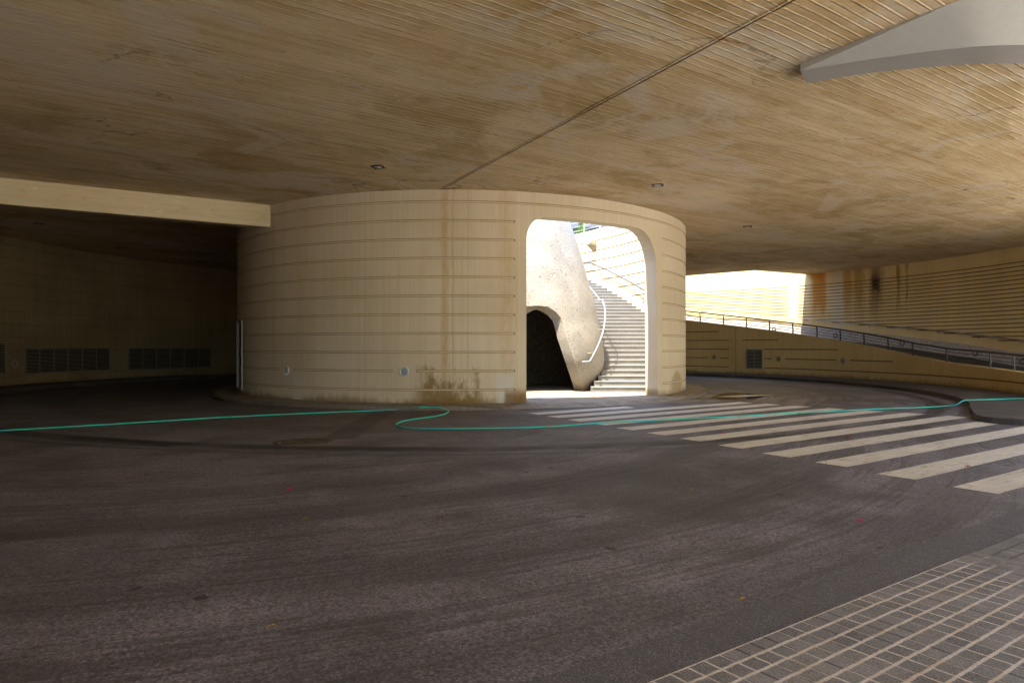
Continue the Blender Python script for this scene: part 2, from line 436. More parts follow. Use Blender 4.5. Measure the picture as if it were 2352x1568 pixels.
def mk_tiles():
    m = Mat('grey sett tiles with pale mortar', .75, .3); x, y, z = m.pos(); P = m.vec(x, y, 0)
    wobn = m.noise(P, 7, 3)
    a = (x-TILE_O[0])*U[0]+(y-TILE_O[1])*U[1]+(wobn-.5)*.012
    b = (x-TILE_O[0])*V[0]+(y-TILE_O[1])*V[1]+(m.noise(P, 9, 3)-.5)*.014
    row = (b/.118); ri = row.floor(); rf = row.fract(); rf = (rf-.5).abs()
    col = (a/.125+m.white(m.vec(ri, 0, 0))*.15); ci = col.floor(); cf = (col.fract()-.5).abs()
    sel = m.white(m.vec(ri, ci, 0)); g = m.noise(P, 150, 3, .8); n = m.noise(P, 2.2, 4)
    w1 = m.white(m.vec((x*190).floor(), (y*190).floor(), 0)); c = m.mix((g*.7+n*.35+sel*.08).ss(.42, .82), (.095, .090, .090), (.32, .305, .30)); c = m.mix(w1.ss(.6, 1)*.4, c, (.36, .34, .335)); c = m.mix(w1.ss(.35, 0)*.5, c, (.035, .032, .032))
    far = (m.noise(P, 1.4, 4)*1.2+a*.45-b*.05).ss(1.9, 2.3)
    e = m.noise(P, 45, 4, .75)
    jl = (rf+(e-.5)*.16).ss(.395, .44); jc = (cf+(e-.5)*.09).ss(.43, .465)
    pale = m.mix(m.noise(P, 5, 3).ss(.4, .65), (.64, .58, .54), (.56, .46, .35)); pale = m.mix(m.noise(P, 60, 4, .8).ss(.45, .7)*.6, pale, (.20, .17, .15))
    dk = sel.ss(.62, .7)
    c = m.mix(jc*(1-dk)*(1-far)*.9, c, pale); c = m.mix(jc*dk*.8, c, (.03, .028, .028))
    c = m.mix(jl*(1-far)*.85, c, pale); c = m.mix(jl*far*.75, c, (.06, .06, .07))
    m.color(c); m.bump(g*.35-jc*.9-jl*.5*far+jl*.5*(1-far)*e, .006, .8); return m.m
M_TILE = mk_tiles()
def mk_plaza():
    m = Mat('light plaza paving', .8, .2); x, y, z = m.pos()
    n = m.noise(m.vec(x, y, 0), .4, 5); j = ((x/.6).fract()-.5).abs().ss(.48, .495).mx(((y/.6).fract()-.5).abs().ss(.48, .495))
    c = m.mix(n.ss(.3, .7), (.58, .52, .42), (.70, .64, .53)); c = m.mix(j*.5, c, (.3, .27, .22)); m.color(c); return m.m
M_PLAZA = mk_plaza()
def mk_paint():
    m = Mat('worn white road paint', .6, .4); x, y, z = m.pos(); P = m.vec(x, y, 0)
    a = x*U[0]+y*U[1]; b = x*V[0]+y*V[1]
    n = m.noise(m.vec(a*.8, b*3, 0), 1, 6, .7); g = m.noise(P, 60, 4, .8); h = m.noise(m.vec(a*3, b*14, 3), 1, 5, .75)
    c = m.mix((g*.5+n*.6).ss(.35, .75), (.44, .405, .35), (.66, .615, .54))
    c = m.mix((h*.7+g*.5+m.noise(P, 1.1, 3)*.25).ss(.79, .84)*.75, c, (.09, .08, .075)); v2 = m.vor(P, 28); c = m.mix((v2+(g-.5)*.5).ss(.2, .08)*n.ss(.45, .6)*.7, c, (.09, .08, .075)); crk = m.vor(P, 1.3, 'DISTANCE_TO_EDGE'); c = m.mix((crk+(g-.5)*.03).ss(.010, .002)*n.ss(.5, .6)*.7, c, (.08, .07, .06))
    c = m.mix(n.ss(.62, .75)*.4, c, (.12, .105, .09)); m.color(c); return m.m
M_PAINT = mk_paint()
def mk_mosaic():
    m = Mat('broken white tile mosaic', .42, .5); x, y, z = m.pos(); P = m.vec(x, y, z)
    d = m.vor(P, 19, 'DISTANCE_TO_EDGE'); n = m.noise(P, 1.2, 4); n3 = m.noise(P, 30, 2)
    c = m.mix(n.ss(.3, .7), (.26, .235, .19), (.36, .33, .275))
    c = m.mix(d.ss(.12, .03)*.7, c, (.085, .068, .05)); c = m.mix(m.noise(P, 1.6, 5).ss(.5, .66)*.3, c, (.30, .22, .14))
    c = m.mix(z.ss(.6, .15)*n.ss(.4, .6)*.35, c, (.40, .22, .08))
    m.color(c); m.bump(d.ss(0, .09)+n3*.2, .010, .8); return m.m
M_MOSAIC = mk_mosaic()
def mk_terrazzo(name, a, b):
    m = Mat(name, .75, .3); x, y, z = m.pos(); P = m.vec(x, y, z); g = m.noise(P, 38, 3, .8); n = m.noise(P, 2, 4)
    m.color(m.mix((g*.8+n*.3).ss(.35, .75), a, b)); return m.m
M_RISER = mk_terrazzo('grey granite riser', (.15, .145, .135), (.30, .29, .275))
M_TREAD = mk_terrazzo('pale granite nosing', (.19, .175, .15), (.27, .25, .215))
M_WHITE = plain('white painted steel panel', (.50, .50, .485), .55, .3, var=.03)
M_STEEL = plain('dull dark steel', (.060, .050, .045), .5, .5, .3)
M_TUBE = plain('pale painted tube', (.24, .235, .25), .4, .5)
M_GALV = plain('grey galvanised metal', (.30, .29, .27), .5, .5, .5)
M_VENT = plain('dim vent metal', (.20, .18, .14), .55, .4, .2)
M_DARK = plain('dark void', (.01, .009, .008), .9, .1)
M_GLASS = plain('milky blue lamp glass', (.30, .36, .40), .25, .6)
M_RIM = plain('pale lamp rim', (.55, .56, .55), .45, .5)
M_RINGB = plain('dark blue lamp ring', (.02, .024, .05), .4, .5)
M_IRON = plain('rusty cast iron', (.075, .058, .040), .7, .4, .2, .35)
M_BLACK = plain('dark joint filler', (.055, .036, .018), .9, .1)
M_SKIRT = plain('grey rendered skirting', (.42, .37, .34), .85, .2, var=.2)
def mk_hose():
    m = Mat('turquoise hose plastic', .38, .5); x, y, z = m.pos()
    n = m.noise(m.vec(x, y, z), 1.3, 2); m.color(m.mix(n.ss(.4, .6), (.012, .42, .29), (.008, .40, .42))); return m.m
M_HOSE = mk_hose()
M_PETAL = plain('magenta petal', (.50, .012, .06), .6, .3, var=.3)
M_LEAF = plain('yellow dry leaf', (.40, .24, .03), .7, .2, var=.3)
def mk_puddle():
    m = Mat('muddy water', .04, .5); x, y, z = m.pos(); m.color((.03, .02, .008)); return m.m
M_PUD = mk_puddle()

# ------------------------------------------------------------------ walls
def wall(name, p, s0, s1, z0, ztop, thick, mats, grooves, parent=None, nseg=160, opening=None, ztoplist=None, gd=.010, gh=.020):
    """p(s, d) -> (x, y): d = 0 on the face seen, growing into the wall. u = s, v = z.
    ztop: number or function of s. grooves: (z, sa, sb).
    opening: (sl(z), sr(z), ztop, extra rows, si_l(z), si_r(z), zi) for a doorway with rounded corners"""
    zt = ztop if callable(ztop) else (lambda s: ztop)
    zmax = max(zt(s) for s in srange(s0, s1, 40))
    e = .010
    ss = set(srange(s0, s1, nseg)); zs = set([z0, zmax])
    for gz, a, b in grooves:
        for q in (gz-gh-e, gz-gh, gz+gh, gz+gh+e): zs.add(round(q, 4))
        for q in (a, a+e*2, b-e*2, b):
            if s0 < q < s1: ss.add(q)
    k = 1
    zz = z0
    while zz < zmax: zs.add(round(zz, 4)); zz += .62
    if opening:
        for q in opening[3]: zs.add(q)
        for q in (opening[2],): zs.add(q)
    ss = sorted(ss); zs = sorted(zs)
    zs = [z for i, z in enumerate(zs) if i == 0 or z-zs[i-1] > 1e-4]
    def depth(s, z):
        for gz, a, b in grooves:
            if abs(z-gz) <= gh+1e-4 and a+e*1.5 <= s <= b-e*1.5: return gd
        return 0.0
    bm = bmesh.new(); uvl = bm.loops.layers.uv.new('UVMap')
    cache = {}
    def vert(s, z, layer):
        z2 = min(z, zt(s))
        key = (round(s, 4), round(z2, 4), layer)
        if key in cache: return cache[key][0]
        d = depth(s, z2) if layer == 0 else thick
        x, y = p(s, d)
        v = bm.verts.new((x, y, z2)); cache[key] = (v, s, z2); return v
    uvs = {}
    def face(q, mi=0):
        vs = []
        for t in q:
            v = vert(*t); uvs[v] = (t[0], min(t[1], zt(t[0])))
            if v not in vs: vs.append(v)
        if len(vs) < 3: return
        try: f = bm.faces.new(vs)
        except ValueError: return
        f.material_index = mi
        for l in f.loops: l[uvl].uv = uvs[l.vert]
    def gmi(sa, sb, za, zb):
        sm, zm = (sa+sb)/2, (za+zb)/2
        for gz, a, b in grooves:
            if a <= sm <= b and abs(zm-gz) < gh+e:
                if zm > zt(sm): return 0
                return 1 if (abs(zm-gz) > gh or sm < a+2*e or sm > b-2*e) else 2
        return 0
    def strip(ca, cb, za, zb, layer):
        for i in range(len(ca)-1):
            q = [(ca[i], za, layer), (ca[i+1], za, layer), (cb[i+1], zb, layer), (cb[i], zb, layer)]
            face(q, gmi(ca[i], ca[i+1], za, zb) if layer == 0 else 0)
    if opening:
        sl, sr, zo, _, = opening[:4]
        m0, m1 = min(sl(z) for z in zs if z <= zo), max(sr(z) for z in zs if z <= zo)
        left = [s for s in ss if s < m0-.02]; right = [s for s in ss if s > m1+.02]
        mid = srange(sl(zo), sr(zo), 60)
    for za, zb in zip(zs, zs[1:]):
        for layer in (0, 1):
            if not opening: strip(ss, ss, za, zb, layer); continue
            if zb <= zo+1e-5:
                strip(left+[sl(za)], left+[sl(zb)], za, zb, layer)
                strip([sr(za)]+right, [sr(zb)]+right, za, zb, layer)
            else:
                row = left+mid+right; strip(row, row, za, zb, layer)
        if opening and zb <= zo+1e-5:
            for f in (sl, sr): face([(f(za), za, 0), (f(za), za, 1), (f(zb), zb, 1), (f(zb), zb, 0)])
    if opening:
        for a, b in zip(mid, mid[1:]): face([(a, zo, 0), (b, zo, 0), (b, zo, 1), (a, zo, 1)])
    # top and ends
    row = ss if not opening else left+mid+right
    for a, b in zip(row, row[1:]):
        face([(a, zmax, 0), (b, zmax, 0), (b, zmax, 1), (a, zmax, 1)])
    for za, zb in zip(zs, zs[1:]):
        for s in (s0, s1): face([(s, za, 0), (s, za, 1), (s, zb, 1), (s, zb, 0)])
    me = bpy.data.meshes.new(name); bmesh.ops.recalc_face_normals(bm, faces=bm.faces); bm.to_mesh(me); bm.free()
    return link_mesh(name, me, mats, parent)
def ring_p(R, sign):   # sign +1: visible face is the outside (wall goes inwards), -1: visible face is the inside
    return lambda s, d: pol(R - sign*d, s/R)
GZ = [G0+GS*i for i in range(11)]

# --- drum
TL, TR = cyl(1209, R_OUT, False)[0]*R_OUT, cyl(1510, R_OUT, False)[0]*R_OUT
ZO = 5.10
def o_l(z):
    r = .62; t = max(0, min(1, (z-(ZO-r))/r)); return TL + r*.85*(1-math.sqrt(max(0, 1-t*t)))
def o_r(z):
    r = 1.05; t = max(0, min(1, (z-(ZO-r))/r)); return TR - .10*z/ZO - r*1.0*(1-math.sqrt(max(0, 1-t*t)))
fine = [ZO-1.05*(1-math.sin(R_(a))) for a in range(0, 90, 6)]+[ZO-.62*(1-math.sin(R_(a))) for a in range(0, 90, 8)]
GL_END = cyl(1183, R_OUT, False)[0]*R_OUT; GR_ST = cyl(1520.6, R_OUT, False)[0]*R_OUT
S_A, S_B = R_(-179)*R_OUT, R_(6)*R_OUT
vent_s = cyl(559, R_OUT, False)[0]*R_OUT
drum_gr = []
for i, z in enumerate(GZ):
    a = S_A+.05 if z > 2.4 else vent_s
    if i == 10: drum_gr.append((z, S_A+.05, S_B-.1)); continue
    if i == 1:
        l1 = cyl(658, R_OUT, False)[0]*R_OUT; l2 = cyl(929, R_OUT, False)[0]*R_OUT
        drum_gr += [(z, a, l1-.33), (z, l1+.33, l2-.33), (z, l2+.33, GL_END)]
    else: drum_gr.append((z, a, GL_END))
    drum_gr.append((z, GR_ST, S_B-.1))
drum = empty('drum_wall', (CX, CY, 0))
tag(drum, 'round cream concrete drum wall with horizontal grooves and a tall rounded doorway onto sunlit stairs', 'curved wall')
def dp(s, d):
    x, y = pol(R_OUT-d, s/R_OUT); return (x-CX, y-CY)
wall('wall', dp, S_A, S_B, -.02, ZC+.02, R_OUT-R_IN, [M_DRUM, M_GROOVE, M_GROOVE_IN], drum_gr, drum, 260, (o_l, o_r, ZO, fine))
def curved_vent(name, R, sign, th0, th1, z0, z1, nslat, ncol, parent, mframe, mslat, origin=(0, 0)):
    """louvred grille bent to the wall it is let into"""
    def P(th, d, z):
        x, y = pol(R+sign*d, th); return (x-origin[0], y-origin[1], z)
    def bar(bm, ta, tb, d0, d1, za, zb, n=6):
        prev = None
        for i in range(n+1):
            t = ta+(tb-ta)*i/n
            q = [bm.verts.new(P(t, d, z)) for d, z in ((d0, za), (d1, za), (d1, zb), (d0, zb))]
            if prev:
                for k in range(4): bm.faces.new((prev[k], prev[(k+1) % 4], q[(k+1) % 4], q[k]))
            else: bm.faces.new(q)
            prev = q
        bm.faces.new(prev)
    f = .045; ft = f/R
    b0 = bmesh.new(); bar(b0, th0+ft, th1-ft, -.002, .004, z0+f, z1-f); bm_obj('backing', b0, M_DARK, parent)
    b1 = bmesh.new()
    bar(b1, th0, th1, -.005, .04, z0, z0+f); bar(b1, th0, th1, -.005, .04, z1-f, z1)
    bar(b1, th0, th0+ft, -.005, .04, z0+f, z1-f, 1); bar(b1, th1-ft, th1, -.005, .04, z0+f, z1-f, 1)
    for k in range(1, ncol):
        t = th0+(th1-th0)*k/ncol; bar(b1, t-ft*.4, t+ft*.4, .0235, .038, z0+f, z1-f, 1)
    bm_obj('frame', b1, mframe, parent)
    b2 = bmesh.new(); h = (z1-z0-2*f)/nslat
    for k in range(nslat):
        z = z0+f+h*k; bar(b2, th0+ft, th1-ft, .006, .022, z+h*.15, z+h*.58)
    bm_obj('slats', b2, mslat, parent)
# tall louvred vent at the left edge of the drum
va, vb = cyl(546.2, R_OUT, False)[0], cyl(557.5, R_OUT, False)[0]
vt = empty('tall_vent', (*pol(R_OUT, (va+vb)/2), .2)); tag(vt, 'tall narrow louvred vent at the dark left edge of the round drum', 'vent')
curved_vent('v', R_OUT, 1, min(va, vb), max(va, vb), .25, 2.45, 34, 2, vt, M_GALV, M_VENT, (0, 0))
for o in vt.children: o.location = (-vt.location.x, -vt.location.y, -vt.location.z)

# --- stairwell wall (the bright wall beyond the doorway)
wpts = [pol(R_IN-.003, R_(a)) for a in (-4, 1, 4)] + [(6.12, 28.1), (6.0, 29.8), (5.3, 32.0), (4.35, 34.0), (3.2, 35.9), (1.3, 37.6),
        (-1.2, 38.4), (-4.2, 37.9), (-6.9, 35.8), (-8.7, 32.6), (-9.35, 29.5)] + [pol(R_IN-.003, R_(a)) for a in (177, 182)]
wpath = catmull(wpts, 10)
wl = [0]
for a, b in zip(wpath, wpath[1:]): wl.append(wl[-1]+math.dist(a, b))
def wp(s, d):
    import bisect
    i = max(0, min(len(wl)-2, bisect.bisect_right(wl, s)-1)); t = (s-wl[i])/(wl[i+1]-wl[i])
    a, b = wpath[i], wpath[i+1]
    a0, b1 = wpath[max(i-1, 0)], wpath[min(i+2, len(wpath)-1)]
    tx = (b[0]-a0[0])*(1-t)+(b1[0]-a[0])*t; ty = (b[1]-a0[1])*(1-t)+(b1[1]-a[1])*t; l = math.hypot(tx, ty)
    return (a[0]+(b[0]-a[0])*t+ty/l*d, a[1]+(b[1]-a[1])*t-tx/l*d)
WT = wl[-1]
ZW = 7.42
# steps: Y of each nosing, height of each
NST = 34
def step_y(i):
    k = [(1, 22.35), (5, 24.0), (12, 27.3), (19, 30.6), (28, 34.2), (40, 39.0)]
    for (a, ya), (b, yb) in zip(k, k[1:]):
        if i <= b: return ya+(yb-ya)*(i-a)/(b-a)
def step_z(i): return .12+i*.167
def well_x(Y):
    best = None
    for a, b in zip(wpath, wpath[1:]):
        if (a[1]-Y)*(b[1]-Y) <= 0 and a[1] != b[1] and a[0] > -1:
            x = a[0]+(b[0]-a[0])*(Y-a[1])/(b[1]-a[1])
            if best is None or x > best: best = x
    if best is None or Y < CY: best = CX+math.sqrt(max(R_IN**2-(Y-CY)**2, 0))
    return best
wgr = []
def stair_top(s):
    x, y = wp(s, 0)
    for i in range(NST, 0, -1):
        if y >= step_y(i): return step_z(i)
    return .12
allz = GZ+[G0+GS*i for i in range(11, 14)]
for z in allz:
    runs = []; cur = None
    for k in range(300):
        s = .3+(WT-.6)*k/299
        ok = (wp(s, 0)[0] < 0 and wp(s, 0)[1] > 30) or z > stair_top(s)+.35
        if ok and cur is None: cur = s
        if not ok and cur is not None: runs.append((cur, s)); cur = None
    if cur is not None: runs.append((cur, WT-.3))
    for a, b in runs:
        if b-a > .3: wgr.append((z, a, b))
sw = empty('stairwell_wall', (wpath[0][0], wpath[0][1], 0))
tag(sw, 'sunlit cream wall of the stairwell with grooves, seen through the drum doorway behind the steps', 'curved wall')
ox, oy = wpath[0][0], wpath[0][1]
wall('wall', lambda s, d: (wp(s, d)[0]-ox, wp(s, d)[1]-oy), 0, WT, 0, ZW, .4, [M_WELL, M_WGROOVE, M_WGROOVE], wgr, sw, 150, gd=.03, gh=.016)
cp = bmesh.new()
prev = None
for k in range(161):
    s = .01+(WT-.02)*k/160
    q = [cp.verts.new((wp(s, d)[0]-ox, wp(s, d)[1]-oy, z)) for d, z in ((-.03, ZW-.17), (.43, ZW-.17), (.43, ZW+.05), (-.03, ZW+.05))]
    if prev:
        for i in range(4): cp.faces.new((prev[i], prev[(i+1) % 4], q[(i+1) % 4], q[i]))
    else: cp.faces.new(q)
    prev = q
cp.faces.new(prev)
bm_obj('coping', cp, plain('white coping', (.62, .58, .50), .8, .2, var=.05), sw)

# --- outer ring wall on the left
RL = 17.2
la, lb = R_(96), R_(236)
lights_l = [(33.6, 835), (276, 827), (507, 819)]
vents_l = [(-190, 12), (57, 252), (294, 485)]
lgr = []
for i, z in enumerate(GZ):
    if z < 2.0:
        cuts = []
        for x0, x1 in vents_l:
            t0, t1 = cyl(x0, RL)[0], cyl(x1, RL)[0]; cuts.append((min(t0 % 6.2832, t1 % 6.2832)*RL-.2, max(t0 % 6.2832, t1 % 6.2832)*RL+.2))
        if i == 1:
            for x, y in lights_l:
                t = (cyl(x, RL)[0] % 6.2832)*RL; cuts.append((t-.45, t+.45))
        cuts.sort(); s = la*RL+.1
        for a, b in cuts:
            if a-s > .25: lgr.append((z, s, a))
            s = max(s, b)
        lgr.append((z, s, lb*RL-.1))
    else: lgr.append((z, la*RL+.1, lb*RL-.1))
lw = empty('outer_ring_wall', (*pol(RL, R_(170)), 0))
tag(lw, 'dark shaded curved concrete wall on the far left behind the drum, set with louvred vents', 'curved wall')
lo_ = lw.location
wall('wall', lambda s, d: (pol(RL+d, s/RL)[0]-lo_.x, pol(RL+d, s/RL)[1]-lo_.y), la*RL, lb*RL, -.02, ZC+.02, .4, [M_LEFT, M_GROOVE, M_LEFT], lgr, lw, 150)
for (x0, x1), zr, nc, lab in zip(vents_l, ((.58, 1.75), (.52, 1.55), (.48, 1.55)), (8, 6, 6),
        ('wide dark louvred vent cut off by the left edge of the picture', 'wide louvred vent in the dark wall between the two leftmost wall lamps',
         'wide louvred vent in the dark wall, nearest to the drum')):
    t0, t1 = sorted((cyl(x0, RL)[0] % 6.2832, cyl(x1, RL)[0] % 6.2832))
    v = empty('wall_vent', (*pol(RL, (t0+t1)/2), zr[0])); tag(v, lab, 'vent', 'louvred vents in the left ring wall')
    curved_vent('v', RL, -1, t0, t1, zr[0], zr[1], 17, nc, v, M_VENT, M_VENT)
    for o in v.children: o.location = (-v.location.x, -v.location.y, -v.location.z)

# --- ramp side wall on the right
RR = 18.3
prof = [(-60, .60), (-30, .62), (-10.2, .85), (0, 1.0), (6.2, 1.21), (12, 1.50), (18.8, 1.83), (34, 2.50), (49.3, 3.15), (70, 4.0), (95, 5.0), (130, 5.6)]
def ramp_top(th):
    d = math.degrees(th)
    for (a, za), (b, zb) in zip(prof, prof[1:]):
        if d <= b: return za+(zb-za)*max(0, (d-a))/(b-a)
    return prof[-1][1]
ra, rb_ = R_(-25), R_(100)
lights_r = [1640, 1788, 1936.6]
rgr = []
jt = cyl(1690, RR)[0]*RR
for i, z in enumerate(GZ):
    if z > 4.3: continue
    # where the groove may run: the wall must stand .4 above it
    s_start = None
    for k in range(400):
        s = (ra+(rb_-ra)*k/399)*RR
        if ramp_top(s/RR) > z+.42 - (.28 if i == 0 else 0): s_start = s; break
    if s_start is None: continue
    cuts = [(jt-.42, jt+.42)]
    if i in (0, 1, 2): t0, t1 = sorted((cyl(1714, RR)[0], cyl(1752, RR)[0])); cuts.append((t0*RR-.08, t1*RR+.08))
    if i == 1:
        for x in lights_r: t = cyl(x, RR)[0]*RR; cuts.append((t-.4, t+.4))
    cuts.sort(); s = max(s_start, ra*RR+.1)
    for a, b in cuts:
        if a-s > .25: rgr.append((z, s, a))
        s = max(s, b)
    if rb_*RR-.1-s > .3: rgr.append((z, s, rb_*RR-.1))
rw = empty('ramp_side_wall', (*pol(RR, R_(20)), 0))
tag(rw, 'long curved ochre concrete wall whose top slopes down to the right below the ramp railing', 'retaining wall')
ro_ = rw.location
def off(e, f): return lambda s, d: (f(s, d)[0]-e.location.x, f(s, d)[1]-e.location.y)
wall('wall', off(rw, lambda s, d: pol(RR+d, s/RR)), ra*RR, rb_*RR, -.02, lambda s: ramp_top(s/RR), .3, [M_LOW, M_GROOVE, M_GROOVE], rgr, rw, 220, gd=.02, gh=.014)
t0, t1 = sorted((cyl(1714, RR)[0], cyl(1752, RR)[0]))
v = empty('wall_vent', (*pol(RR, (t0+t1)/2), .4)); tag(v, 'square louvred vent in the ochre ramp wall on the right', 'vent')
curved_vent('v', RR, -1, t0, t1, .40, 1.47, 13, 2, v, M_GALV, M_GALV)
for o in v.children: o.location = (-v.location.x, -v.location.y, -v.location.z)

# --- ramp floor
def ramp_floor(th): return ramp_top(th)-.38
bm = bmesh.new(); prev = None
for k in range(121):
    th = ra+(rb_-ra)*k/120; z = ramp_floor(th)
    q = [bm.verts.new((*pol(r, th), zz)) for r, zz in ((RR+.29, z), (RB+.1, z), (RB+.1, z-.3), (RR+.29, z-.3))]
    if prev:
        for i in range(4): bm.faces.new((prev[i], prev[(i+1) % 4], q[(i+1) % 4], q[i]))
    prev = q
ramp = bm_obj('ramp', bm, M_PAVE2); tag(ramp, kind='structure')

# --- tall wall behind the ramp
bw = empty('ramp_back_wall', (*pol(RB, R_(15)), 0))
tag(bw, 'tall finely grooved cream wall behind the ramp, streaked orange and black, its left part in sun', 'curved wall')
ba, bb_ = R_(-14), R_(100)
GB = .18
bgr = []
jb = cyl(1822, RB)[0]*RB
zz = .6
while zz < 5.2:
    s_start = ba*RB+.1
    for k in range(300):
        s = (ba+(bb_-ba)*k/299)*RB
        if ramp_floor(s/RB) + .95 < zz: s_start = None
        if ramp_floor(s/RB) + .95 >= zz: break
    # grooves are kept only above the skirting: they end where the ramp climbs past them
    lim = None
    for k in range(400):
        s = (ba+(bb_-ba)*k/399)*RB
        if ramp_floor(s/RB)+.95 > zz: lim = s; break
    lim = lim if lim is not None else bb_*RB-.1
    if zz < 6:
        if lim > jb+.3: bgr += [(zz, ba*RB+.1, jb-.33), (zz, jb+.33, min(lim, bb_*RB-.1))]
        elif lim > ba*RB+.5: bgr.append((zz, ba*RB+.1, lim))
    zz += GB
wall('wall', off(bw, lambda s, d: pol(RB+d, s/RB)), ba*RB, bb_*RB, 0, ZP, .4, [M_BACK, M_GROOVE, M_GROOVE], bgr, bw, 150, gd=.025, gh=.011)
bm = bmesh.new(); prev = None
for k in range(121):
    th = ba+(bb_-ba)*k/120; z = ramp_floor(th)
    q = [bm.verts.new((pol(r, th)[0]-bw.location.x, pol(r, th)[1]-bw.location.y, zz)) for r, zz in ((RB-.05, z-.02), (RB-.05, z+.54), (RB+.01, z+.57), (RB+.01, z-.02))]
    if prev:
        for i in range(4): bm.faces.new((prev[i], prev[(i+1) % 4], q[(i+1) % 4], q[i]))
    prev = q
bm_obj('skirting', bm, M_SKIRT, bw)

# ------------------------------------------------------------------ roof
hole = [pol(R_IN+.2, R_(a)) for a in range(183, 364, 3)]
nW = 90
for k in range(4, nW-3):
    s = WT*k/nW; hole.append(wp(s, .2))
A0 = (13.2, 37.1)
outer = [(-46, -20), (-18, -26), (-2.5, -14), (8.5, -.2), (10.5, .2), (12.3, 8), (15.5, 15), (22, 20.3), (44, 24), (44, 48), (22.5, 42.4), A0, (10.2, 39.9), (4, 45.7), (-2, 51.5), (-46, 60)]
roof = poly_slab('ceiling', outer, [hole], ZC, 6.5, [M_CEIL, M_PLAZA, M_BEAM], 1, 2); tag(roof, kind='structure')
# expansion joint across the ceiling: a dark filler strip
j0, j1 = ceil_pt(1015, 434), ceil_pt(1822, 0)
dj = (j1[0]-j0[0], j1[1]-j0[1]); lj = math.hypot(*dj); dj = (dj[0]/lj, dj[1]/lj); nj = (-dj[1], dj[0])
j1 = (j0[0]+dj[0]*(lj+1.4), j0[1]+dj[1]*(lj+1.4)); j0 = (j0[0]-dj[0]*.2, j0[1]-dj[1]*.2)
bm = bmesh.new()
N = 60
for sgn, wd, mi, zz in ((0, .022, 0, .004), (-1, .02, 1, .012), (1, .012, 1, .008)):
    prev = None
    for k in range(N+1):
        t = k/N; o = sgn*.036+random.uniform(-.004, .004)
        x, y = j0[0]+(j1[0]-j0[0])*t, j0[1]+(j1[1]-j0[1])*t
        q = [bm.verts.new((x+nj[0]*(o+e*wd), y+nj[1]*(o+e*wd), z)) for e, z in ((-1, ZC+.02), (-1, ZC-zz), (1, ZC-zz), (1, ZC+.02))]
        if prev:
            for i in range(4): f = bm.faces.new((prev[i], prev[(i+1) % 4], q[(i+1) % 4], q[i])); f.material_index = mi
        prev = q
jo = bm_obj('ceiling_joint', bm, [M_BLACK, M_CEIL]); tag(jo, kind='structure')

# --- downstand beam on the left
b0 = ceil_pt(610, 470); b1 = ceil_pt(0, 408); bd = Vector((b1[0]-b0[0], b1[1]-b0[1])).normalized()
bl = 22.0; bn = Vector((bd.y, -bd.x))
if bn.y < 0: bn = -bn
beam = empty('ceiling_beam', (b0[0], b0[1], ZC)); tag(beam, 'pale concrete downstand beam running from the left edge of the picture to the drum', 'beam')
bm = bmesh.new(); uvl = bm.loops.layers.uv.new('UVMap')
def bpt(s, n, z): return (bd.x*s+bn.x*n, bd.y*s+bn.y*n, z)
P2 = [(0, .02), (0, -.64), (.32, -.64), (.34, -.60), (.62, -.60), (.62, .02)]
A = [[bm.verts.new(bpt(s, n, z)) for n, z in P2] for s in (-.5, bl)]
for i in range(6):
    f = bm.faces.new((A[0][i], A[0][(i+1) % 6], A[1][(i+1) % 6], A[1][i]))
    for l, (s, (n, z)) in zip(f.loops, ((-.5, P2[i]), (-.5, P2[(i+1) % 6]), (bl, P2[(i+1) % 6]), (bl, P2[i]))): l[uvl].uv = ((z+n)*1.0, s*.5+2)
bm.faces.new(A[0]); bm.faces.new(A[1])
bm_obj('beam', bm, M_BEAM, beam)
del A

# --- white arched steel element in the upper right
def up(x, y, h): Y = h*FPX/(HY-y); return Vector(((x-HX)*Y/FPX, Y, EYE+h))
HH = (4.02, 3.97, 3.88, 3.82)
E_ = [up(x, y, h) for (x, y), h in zip(((1838, 163), (2000, 137), (2200, 112), (2352, 104)), HH)]
F_ = [up(x, y, h-.03) for (x, y), h in zip(((1854, 192), (2000, 168), (2200, 150), (2352, 146)), HH)]
for L_, hh in ((E_, 0), (F_, -.03)):
    p_, d_ = L_[-1], (L_[-1]-L_[-2]).normalized()
    for k in (1, 2, 3): L_.append(Vector((p_.x+1.9*k, p_.y+.05*k*k, p_.z)))
e0 = Vector((E_[0].x, E_[0].y, E_[0].z)); u1 = up(2205, 0, 4.115)
du = u1-e0
Ux = [0, .10, .35, .62, 1.0, 1.25, 1.6]
Es = [Vector(p) for p in catmull([tuple(p) for p in E_], 6)]; Fs = [Vector(p) for p in catmull([tuple(p) for p in F_], 6)]
n = len(Es); Us = []
for k in range(n):
    t = k/(n-1); q = e0+du*min(t*2.6, 1.0)
    if t*2.6 > 1: ex = (t*2.6-1); q = u1+Vector((ex*3.2, -ex*.55, 0))
    Us.append(q+Vector((0, -.002, .004)))
arch = empty('arched_steel_element', tuple(E_[0])); tag(arch, 'white curved steel element hanging under the ceiling in the upper right corner', 'steel arch')
o0 = Vector(arch.location); ZT = ZC+.25
def ruled(name, A, B, mat, extra=None):
    bm = bmesh.new(); pa = [bm.verts.new(p-o0) for p in A]; pb = [bm.verts.new(p-o0) for p in B]
    for k in range(len(A)-1): f = bm.faces.new((pa[k], pa[k+1], pb[k+1], pb[k])); f.smooth = True
    return bm_obj(name, bm, mat, arch)
ruled('face_plate', Us, Es, M_WHITE)
ruled('bottom_plate', [p+Vector((0, 0, -.002)) for p in Es], Fs, plain('shade toned soffit plate', (.36, .345, .335), .6, .3, var=.03))  # underside of the white element coloured greyer, its shade put into the colour
bm = bmesh.new()
